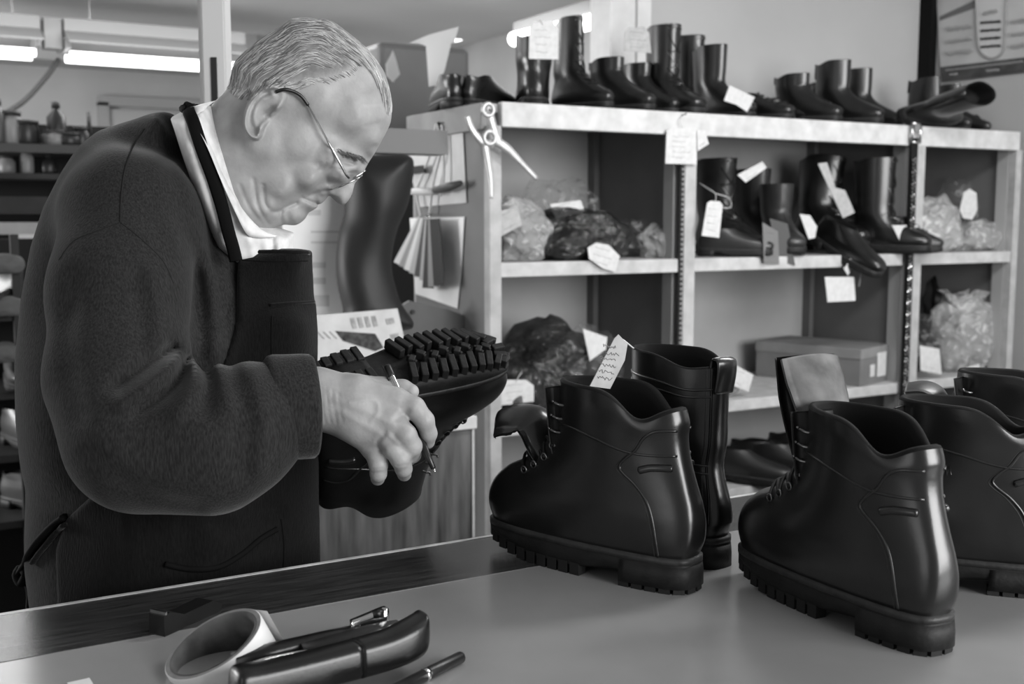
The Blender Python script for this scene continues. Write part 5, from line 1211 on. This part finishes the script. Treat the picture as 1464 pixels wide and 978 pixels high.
lo_, hi_ = wp(1336, 110), wp(1313, 0)
boxo('trim_4', (XP-.03, min(lo_[1], hi_[1]), 1.55), (XP+.005, max(lo_[1], hi_[1]), CEIL), mat('black_strip', 8, .7, .2), kind='structure')

M_cab = mat('cabinet_wood', 88, .45, .4, var=26, vscale=5, stretch=(9, 9, 1.0), bump=.1, bscale=20, detail=6)
CY = 2.2; cx1 = onp(675, 700, 1, CY)[0]; cz = onp(640, 597, 1, CY)[2]; cx0 = onp(425, 700, 1, CY)[0]-.1
cab = thing('low_cabinet', 'low wood grained cabinet with pale top edge beside the shelf unit', 'cabinet', ((cx0+cx1)/2, CY+.2, 0)); cb_ = np.array(cab.location)
boxo('carcass', (cx0, CY+.02, .03), (cx1-.004, CY+.44, cz-.03), M_cab, cab, base=cb_)
for a, b in ((cx0, cx0+.1), (cx0+.104, cx1)): boxo('door', (a, CY, .06), (b, CY+.02, cz-.034), M_cab, cab, bev=.002, base=cb_)
boxo('edge_strip', (cx1-.001, CY-.003, .06), (cx1+.005, CY+.02, cz-.03), M_shelfw, cab, base=cb_)
boxo('top', (cx0, CY-.012, cz-.03), (cx1+.008, CY+.45, cz), M_shelfw, cab, bev=.003, base=cb_)
ty = CY+.06; a, b = onp(560, 570, 1, ty), onp(686, 570, 1, ty)
tro = thing('paper_tray', 'white flat tray on the low cabinet behind the held boot', 'tray', ((a[0]+b[0])/2, ty+.1, cz)); tb_ = np.array(tro.location)
boxo('tray_base', (a[0], ty, cz+.001), (b[0], ty+.24, cz+.008), M_white, tro, base=tb_)
boxo('tray_lip', (a[0], ty, cz+.008), (b[0], ty+.012, cz+.045), M_white, tro, bev=.002, base=tb_); boxo('tray_lip', (a[0], ty+.228, cz+.008), (b[0], ty+.24, cz+.045), M_white, tro, base=tb_)
for x in (a[0], b[0]-.01): boxo('tray_lip', (x, ty+.012, cz+.008), (x+.01, ty+.228, cz+.045), M_white, tro, base=tb_)
# newspaper leaning on the dark hide
def flat_px(name, pts, Y, label, m, cat, th=.002, group=None, lean=0):
    W3 = np.array([onp(p[0], p[1], 1, Y) for p in pts]); c = W3.mean(0); c[2] = W3[:, 2].min(); W3 = np.array([onp(p[0], p[1], 1, Y)-c for p in pts])
    t = thing(name, label, cat, c, group=group); o = G().prism([(w[0], w[2]) for w in W3], th, (0, 0, 0), (1, 0, 0), (0, 0, 1), (0, -1, 0)).out('sheet', m, t); return t, c
M_news = mat('newsprint', 196, .8, .2, var=10, vscale=18); M_nink = mat('news_ink', 60, .8, .2, var=30, vscale=60); M_nink2 = mat('news_grey', 150, .8, .2, var=20, vscale=90)
NY = CY+.16
nw, nc = flat_px('newspaper', [(436, 452), (500, 447), (568, 441), (577, 480), (572, 500), (572, 594), (440, 594)], NY, 'open newspaper with a dark photo leaning above the cabinet', M_news, 'newspaper')
def onflat(nm, pts, m, par, c, Y, d=.0022): W3 = np.array([onp(p[0], p[1], 1, Y)-c for p in pts]); return G().prism([(w[0], w[2]) for w in W3], .0006, (0, -d, 0), (1, 0, 0), (0, 0, 1), (0, -1, 0)).out(nm, m, par)
onflat('news_photo', [(479, 473), (536, 477), (548, 497), (536, 502), (490, 487)], M_nink, nw, nc, NY)
for k in range(4): onflat('headline', [(500+k*10, 455-k), (506+k*10, 454-k), (510+k*10, 469-k), (504+k*10, 470-k)], M_nink2, nw, nc, NY)
onflat('news_picture', [(551, 456), (562, 454), (564, 462), (553, 464)], M_nink2, nw, nc, NY); onflat('news_picture', [(557, 478), (569, 476), (569, 484), (559, 486)], M_nink2, nw, nc, NY)
for k in range(3): onflat('news_column', [(452+k*9, 474), (454+k*9, 474), (464+k*9, 484), (462+k*9, 484)], M_nink2, nw, nc, NY)
PY = CY+.36
ps_, pc_ = flat_px('wall_chart', [(404, 228), (500, 228), (503, 500), (404, 500)], PY, 'large white printed chart behind the bent head', mat('chart_paper', 236, .7, .2, var=6, vscale=6), 'chart', th=.004)
for k, (x, y, w, h_) in enumerate(((440, 300, 18, 8), (445, 375, 20, 8), (445, 397, 20, 9), (448, 422, 22, 16), (444, 330, 40, 3), (444, 345, 40, 3))): onflat('print_patch', [(x, y), (x+w, y), (x+w, y+h_), (x, y+h_)], mat('chart_grey', 206, .8, .2), ps_, pc_, PY, .003)
# dark hide bulging out beside the chart
hide = [(491, 224), (540, 222), (584, 222), (592, 240), (584, 290), (568, 330), (560, 380), (572, 430), (590, 470), (498, 470), (490, 440), (482, 405), (480, 372), (484, 335), (492, 305), (492, 260)]
FrI = Frame(535, 330, 2.62); axi, Pi = grid(FrI.px(470, 480)-np.array([0, 0, .12]), FrI.px(612, 212)+np.array([0, 0, .12]), .006)
Si = poly_sdf(cr(np.c_[FrI.pl(hide), np.zeros(len(hide))], 4, True)[:, :2], axi[0], axi[1]); Xi, Yi = np.meshgrid(axi[0], axi[1], indexing='ij')
s1 = np.maximum(0, 1+Si/.07); fi = (np.sqrt((Pi[2]/(.07+.007*np.sin(Xi*30+Yi*16))[:, :, None])**2+(s1**2)[:, :, None])-1)*.07
V, Q = surface_nets(fi, [a_[0] for a_ in axi], .006); V = vsmooth(V, Q, 3)
o = mesh('leather_hide', FrI.world(V), Q, mat('hide_leather', 26, .5, .35, var=8, vscale=6), base=FrI.o); o.location = FrI.o; tag(o, 'big dark leather hide hanging in a bulging fold beside the white chart', 'leather')
# board from which the hide hangs
a, b = onp(398, 222, 1, 2.62), onp(600, 222, 1, 2.62)
o = boxo('hide_rail', (a[0], 2.56, b[2]+.0), (b[0]+.05, 2.64, b[2]+.06), mat('rail_grey', 112, .6, .3)); tag(o, 'grey rail carrying the dark leather hide', 'rail')
# machine cover behind the head
mc = thing('stitching_machine', 'tall grey covered machine standing behind the bent head', 'machine', (1.50, 3.5, 0)); mb_ = np.array(mc.location); M_mach = mat('machine_grey', 104, .5, .4, var=8, vscale=4); M_machd = mat('machine_dark', 52, .5, .4)
ma, mb2 = onp(548, 300, 1, 3.4), onp(640, 300, 1, 3.4)
boxo('cabinet', (ma[0], 3.4, 0), (mb2[0]+.1, 3.8, 1.52), M_machd, mc, bev=.01, base=mb_); boxo('head', (ma[0], 3.42, 1.52), (mb2[0]+.1, 3.78, onp(600, 62, 1, 3.4)[2]), M_mach, mc, bev=.02, base=mb_)
boxo('visor', (ma[0]-.02, 3.36, 1.62), (mb2[0]+.05, 3.42, 1.70), M_mach, mc, bev=.006, base=mb_)
# chair back peeping over the held boot
cbk = [(560, 520), (568, 440), (585, 430), (640, 442), (680, 458), (690, 475), (690, 520)]
t_, c_ = flat_px('chair', cbk, CY+.50, 'curved brown chair back standing behind the held boot', mat('chair_ply', 74, .5, .4, var=8, vscale=6), 'chair', th=.014)
for x in (575, 680):
    p = onp(x, 515, 1, CY+.50)-c_; G().tube([p+[0, .01, 0], [p[0], p[1]+.02, -c_[2]+.0]], .012, 8).out('leg', M_machd, t_)
for x in (590, 668): pp = onp(x, 446 if x < 600 else 461, 1, CY+.49)-c_; G().tube([pp, pp+[0, -.004, 0]], .006, 8).out('rivet', M_dark, t_)

# hanging white cloth and tubes of the workshop
M_rag = mat('white_rag', 238, .8, .2); nt = M_rag.node_tree; tl_ = nt.nodes.new('ShaderNodeBsdfTranslucent'); tl_.inputs[0].default_value = (.85, .85, .85, 1); mm_ = nt.nodes.new('ShaderNodeMixShader'); mm_.inputs[0].default_value = .6
nt.links.new(nt.nodes['Principled BSDF'].outputs[0], mm_.inputs[1]); nt.links.new(tl_.outputs[0], mm_.inputs[2]); nt.links.new(mm_.outputs[0], nt.nodes['Material Output'].inputs[0])
M_tube = emit('tube_light', 4.5); M_refl = mat('reflector_white', 128, .4, .5)
def fixture(x0, x1, y, z, label, rz=0):
    L_ = x1-x0; t = thing('tube_lamp', label, 'lamp', ((x0+x1)/2, y, z), rz)
    G().box((0, 0, .11), (L_, .16, .06)).out('housing', M_refl, t)
    G().prism([(-.20, .02), (-.20, .026), (-.08, .085), (.08, .085), (.20, .026), (.20, .02), (.075, .075), (-.075, .075)], L_, (0, 0, 0), (0, 1, 0), (0, 0, 1), (1, 0, 0)).out('reflector', M_refl, t)
    for yy in (-.07, .07): G().tube([(-L_/2+.02, yy, -.02), (L_/2-.02, yy, -.02)], .018, 12).out('tube', M_tube, t, True)
    for xx in (-L_/2+.01, L_/2-.01): G().box((xx, 0, .03), (.02, .22, .05)).out('end_cap', M_refl, t)
    for xx in (-L_*.35, L_*.35): G().tube([(xx, 0, .12), (xx, 0, CEIL-z)], .004, 6).out('hanger', M_metal, t)
    return t
FY = 5.5; fz = onp(180, 87, 1, FY)[2]+.02
fixture(onp(90, 80, 1, FY)[0], onp(345, 100, 1, FY)[0], FY, fz, 'long twin tube lamp hung over the workshop, above the stooped shoulder')
fixture(onp(-190, 60, 1, FY)[0], onp(55, 76, 1, FY)[0], FY, fz, 'twin tube lamp running out of frame above the tool bench')
jb = boxo('junction_box', tuple(onp(62, 70, 1, FY)+[0, -.05, .0]), tuple(onp(86, 45, 1, FY)+[0, .05, .05]), M_refl); tag(jb, 'grey junction box between the two workshop lamps', 'box')
cd = G().tube(cr(np.array([onp(84, 85, 1, FY), onp(62, 115, 1, FY-.05), onp(30, 148, 1, FY-.1), onp(-10, 170, 1, FY-.1)]), 6), .012, 8).out('power_cord', mat('cord_grey', 52, .6, .3), smooth=True); tag(cd, 'grey power cord drooping from the junction box', 'cord')
# side wall lamps and hanging cloth
q0, q1 = onp(655, 46, 0, 2.95), onp(586, 62, 0, 2.95)
fx = thing('tube_lamp', 'short tube lamp high on the side wall behind the hanging cloth', 'lamp', (q0+q1)/2); G().tube([q0-(q0+q1)/2, q1-(q0+q1)/2], .05, 12).out('tube', M_tube, fx, True); G().box(((0.06, 0, .03)), (.1, abs(q0[1]-q1[1]), .12)).out('housing', M_refl, fx)
q0, q1 = onp(868, 26, 0, 2.6), onp(735, 56, 0, 2.6)
fx = thing('tube_lamp', 'bright tube lamp behind the tall laced boot', 'lamp', (q0+q1)/2); G().tube([q0-(q0+q1)/2, q1-(q0+q1)/2], .034, 12).out('tube', M_tube, fx, True); G().box(((0.06, 0, .06)), (.12, abs(q0[1]-q1[1])*1.02, .05)).out('housing', M_refl, fx)
cl = [(584, 62), (612, 50), (656, 38), (650, 60), (645, 62), (636, 100), (626, 122), (613, 124), (609, 66), (598, 62)]
FrC = Frame(628, 85, 3.25); W3 = FrC.world(np.array([FrC.px(*p) for p in cl])); c0 = W3.mean(0)
o = mesh('cloth', np.vstack([W3, W3+FrC.z*.012]), [tuple(range(10))[::-1], tuple(range(10, 20))]+[(i, (i+1) % 10, 10+(i+1) % 10, 10+i) for i in range(10)], mat('white_rag', 238, .8, .2), smooth=False, base=c0); o.location = c0; tag(o, 'white rag hanging in front of the side wall lamp', 'cloth')
cl = [(552, 92), (562, 72), (566, 84), (572, 106), (562, 118), (553, 108)]
W3 = np.array([onp(*p, 1, 3.414) for p in cl]); FrC.z = np.array([0, .5, 0]); c0 = W3.mean(0)
o = mesh('paper_scrap', np.vstack([W3, W3+FrC.z*.01]), [tuple(range(6))[::-1], tuple(range(6, 12))]+[(i, (i+1) % 6, 6+(i+1) % 6, 6+i) for i in range(6)], mat('white_rag', 238, .8, .2), smooth=False, base=c0); o.location = c0; tag(o, 'white paper scrap pinned up beside the forehead', 'paper')

# slotted steel post in front of the workshop
pd = 1.95; pc = atd(306, 80, pd); pz0 = np.array([pc[0], pc[1], 0])
po = thing('slotted_post', 'white slotted steel post rising behind the person', 'post', pz0); R_ = np.stack([RT, FH, [0, 0, 1]], 1); M_pw = mat('post_white', 200, .45, .4)
G().box(RT*0+[0, 0, CEIL/2], (.036, .005, CEIL), R=R_).out('face', M_pw, po)
G().box(-RT*.019+FH*.02+np.array([0, 0, CEIL/2]), (.004, .04, CEIL), R=R_).out('flange', M_pw, po); G().box(RT*.019+FH*.02+np.array([0, 0, CEIL/2]), (.004, .04, CEIL), R=R_).out('flange', M_pw, po)
G().box(-RT*.028+FH*.03+np.array([0, 0, CEIL/2]), (.012, .004, CEIL), R=R_).out('flange', M_pw, po)
for z in (1.20, 1.36, 1.52, 1.68): G().box(-FH*.0035+np.array([0, 0, pc[2]+(z-1.68)-.045]), (.011, .003, .085), R=R_, bev=.001).out('slot', M_dark, po)

# tool bench along the workshop, with jars, bottles and brushes
BY = 4.3; e = lambda x, y: onp(x, y, 1, BY)
tbn = thing('tool_bench', 'dark two tier tool bench against the workshop, behind the person', 'bench', (e(60, 300)[0], BY+.2, 0)); bb = np.array(tbn.location); X0, X1b = e(-60, 300)[0], e(300, 300)[0]
M_bench = mat('bench_paint', 34, .6, .3, var=8, vscale=8); M_bedge = mat('bench_edge', 66, .6, .3)
zt, zm, zr = e(60, 206)[2], e(60, 248)[2], e(60, 318)[2]
boxo('top_tier', (X0, BY, zt-.03), (X1b, BY+.3, zt), M_bedge, tbn, base=bb); boxo('back_board', (X0, BY+.28, zm-.2), (X1b, BY+.3, zt+.09), mat('bench_dark', 24, .7, .2), tbn, base=bb)
boxo('middle_tier', (X0, BY, zm-.02), (X1b, BY+.28, zm), M_bench, tbn, base=bb); boxo('apron_board', (X0, BY+.1, zr+.03), (X1b, BY+.13, zm-.08), M_bench, tbn, base=bb)
boxo('work_top', (X0, BY-.15, zr-.04), (X1b, BY+.3, zr), mat('bench_top', 150, .5, .4, var=12, vscale=9), tbn, base=bb)
boxo('lower_rail', (X0, BY-.1, zr-.10), (X1b, BY-.07, zr-.055), M_bench, tbn, base=bb)
for x in (X0+.1, (X0+X1b)/2, X1b-.05): boxo('leg', (x, BY-.05, 0), (x+.06, BY+.02, zr-.04), M_bench, tbn, base=bb)
def jar(px, z, r, hgt, tone, label, cat='jar', neck=.5, name='jar', rough=.4):
    r *= .75; hgt *= .8; tone = int(tone*.58); x = onp(px, 250, 1, BY+.1)[0]; t = thing(name, label, cat, (x, BY+.1, z)); G().lathe([(r*.9, 0), (r, .01), (r, hgt*.65), (r*neck, hgt*.8), (r*neck, hgt*.86)], 18).out('vessel', mat('vessel_%d' % tone, tone, rough, .5), t, True)
    G().lathe([(r*neck*1.1, hgt*.85), (r*neck*1.1, hgt), (.0001, hgt)], 14).out('cap', M_dark, t, True)
jar(5, zt, .035, .10, 180, 'grey squat jar at the edge of the upper bench tier'); jar(20, zt, .05, .15, 205, 'large grey round jar on the upper bench tier', neck=.8); jar(40, zt, .06, .11, 22, 'black tin on the upper bench tier', neck=.9, name='tin', cat='tin')
jar(70, zt, .03, .07, 120, 'small grey pot on the upper bench tier'); jar(84, zt, .045, .20, 18, 'tall black bottle on the upper bench tier', neck=.4, name='bottle', cat='bottle'); jar(82, zt, .05, .07, 205, 'grey tub before the tall black bottle', neck=.9, name='tub', cat='tub')
jar(100, zt, .06, .06, 34, 'low dark tin by the sweater', neck=.9, name='tin', cat='tin'); jar(118, zt, .04, .09, 20, 'dark pot with a brush by the sweater', neck=.8)
jar(10, zm, .04, .08, 190, 'grey jar on the lower bench tier', neck=.7); jar(39, zm, .032, .115, 215, 'light grey bottle on the lower bench tier', neck=.7, name='bottle', cat='bottle'); jar(70, zm, .04, .09, 44, 'dim dark jar on the lower bench tier')
jar(-2, zt, .05, .20, 120, 'grey canister running out of frame on the bench', name='canister', cat='canister')
bt = G().tube([onp(128, 200, 1, BY+.1), onp(127, 160, 1, BY+.1)], .008, 8).out('brush', M_dark, smooth=True); tag(bt, 'upright dark brush handle on the bench by the sweater', 'brush')
# rack of old shoes at his back
RY = 3.2; rx0, rx1 = onp(-60, 500, 1, RY)[0], onp(160, 500, 1, RY)[0]
rk = thing('shoe_rack', 'dark open shoe rack behind the person and below the bench', 'rack', ((rx0+rx1)/2, RY+.15, 0)); rb = np.array(rk.location)
for y in (448, 560, 650, 745): z = onp(20, y, 1, RY)[2]; boxo('rack_board', (rx0, RY, z-.02), (rx1, RY+.3, z), M_bench, rk, base=rb)
boxo('rack_back', (rx0, RY+.3, .1), (rx1, RY+.32, onp(20, 345, 1, RY)[2]), mat('bench_dark', 24, .7, .2), rk, base=rb)
for x in (rx0, onp(22, 500, 1, RY)[0], rx1): boxo('rack_post', (x, RY-.01, 0), (x+.02, RY+.02, onp(20, 335, 1, RY)[2]), M_bench, rk, base=rb)
for k, (y, px) in enumerate(((448, 4), (560, 8), (650, 6), (745, 10))):
    z = onp(20, y, 1, RY)[2]+.001; sb(ANKLE, px, RY+.14, z, -110+20*k, ['old dark shoe on the top rack board', 'old dark shoe on the second rack board', 'old dark shoe on the third rack board', 'old dark shoe on the bottom rack board'][k], 'old shoes on the rack', name='shoe', cat='shoe', mu=M_bootc)
for k, (y, px, lb) in enumerate(((440, 6, 'folded grey rag on the top rack board'), (506, 5, 'grey bundle hanging at the second rack board'), (380, 4, 'grey cloth bundle at the top of the rack'))):
    c = onp(px, y, 1, RY-.02); V, Q = lump((0, 0, 0), (.045, .04, .028), 60+k, .3, 3); o = mesh('rag', V, Q, mat('old_rag', 92, .8, .2)); o.location = c; tag(o, lb, 'rag')
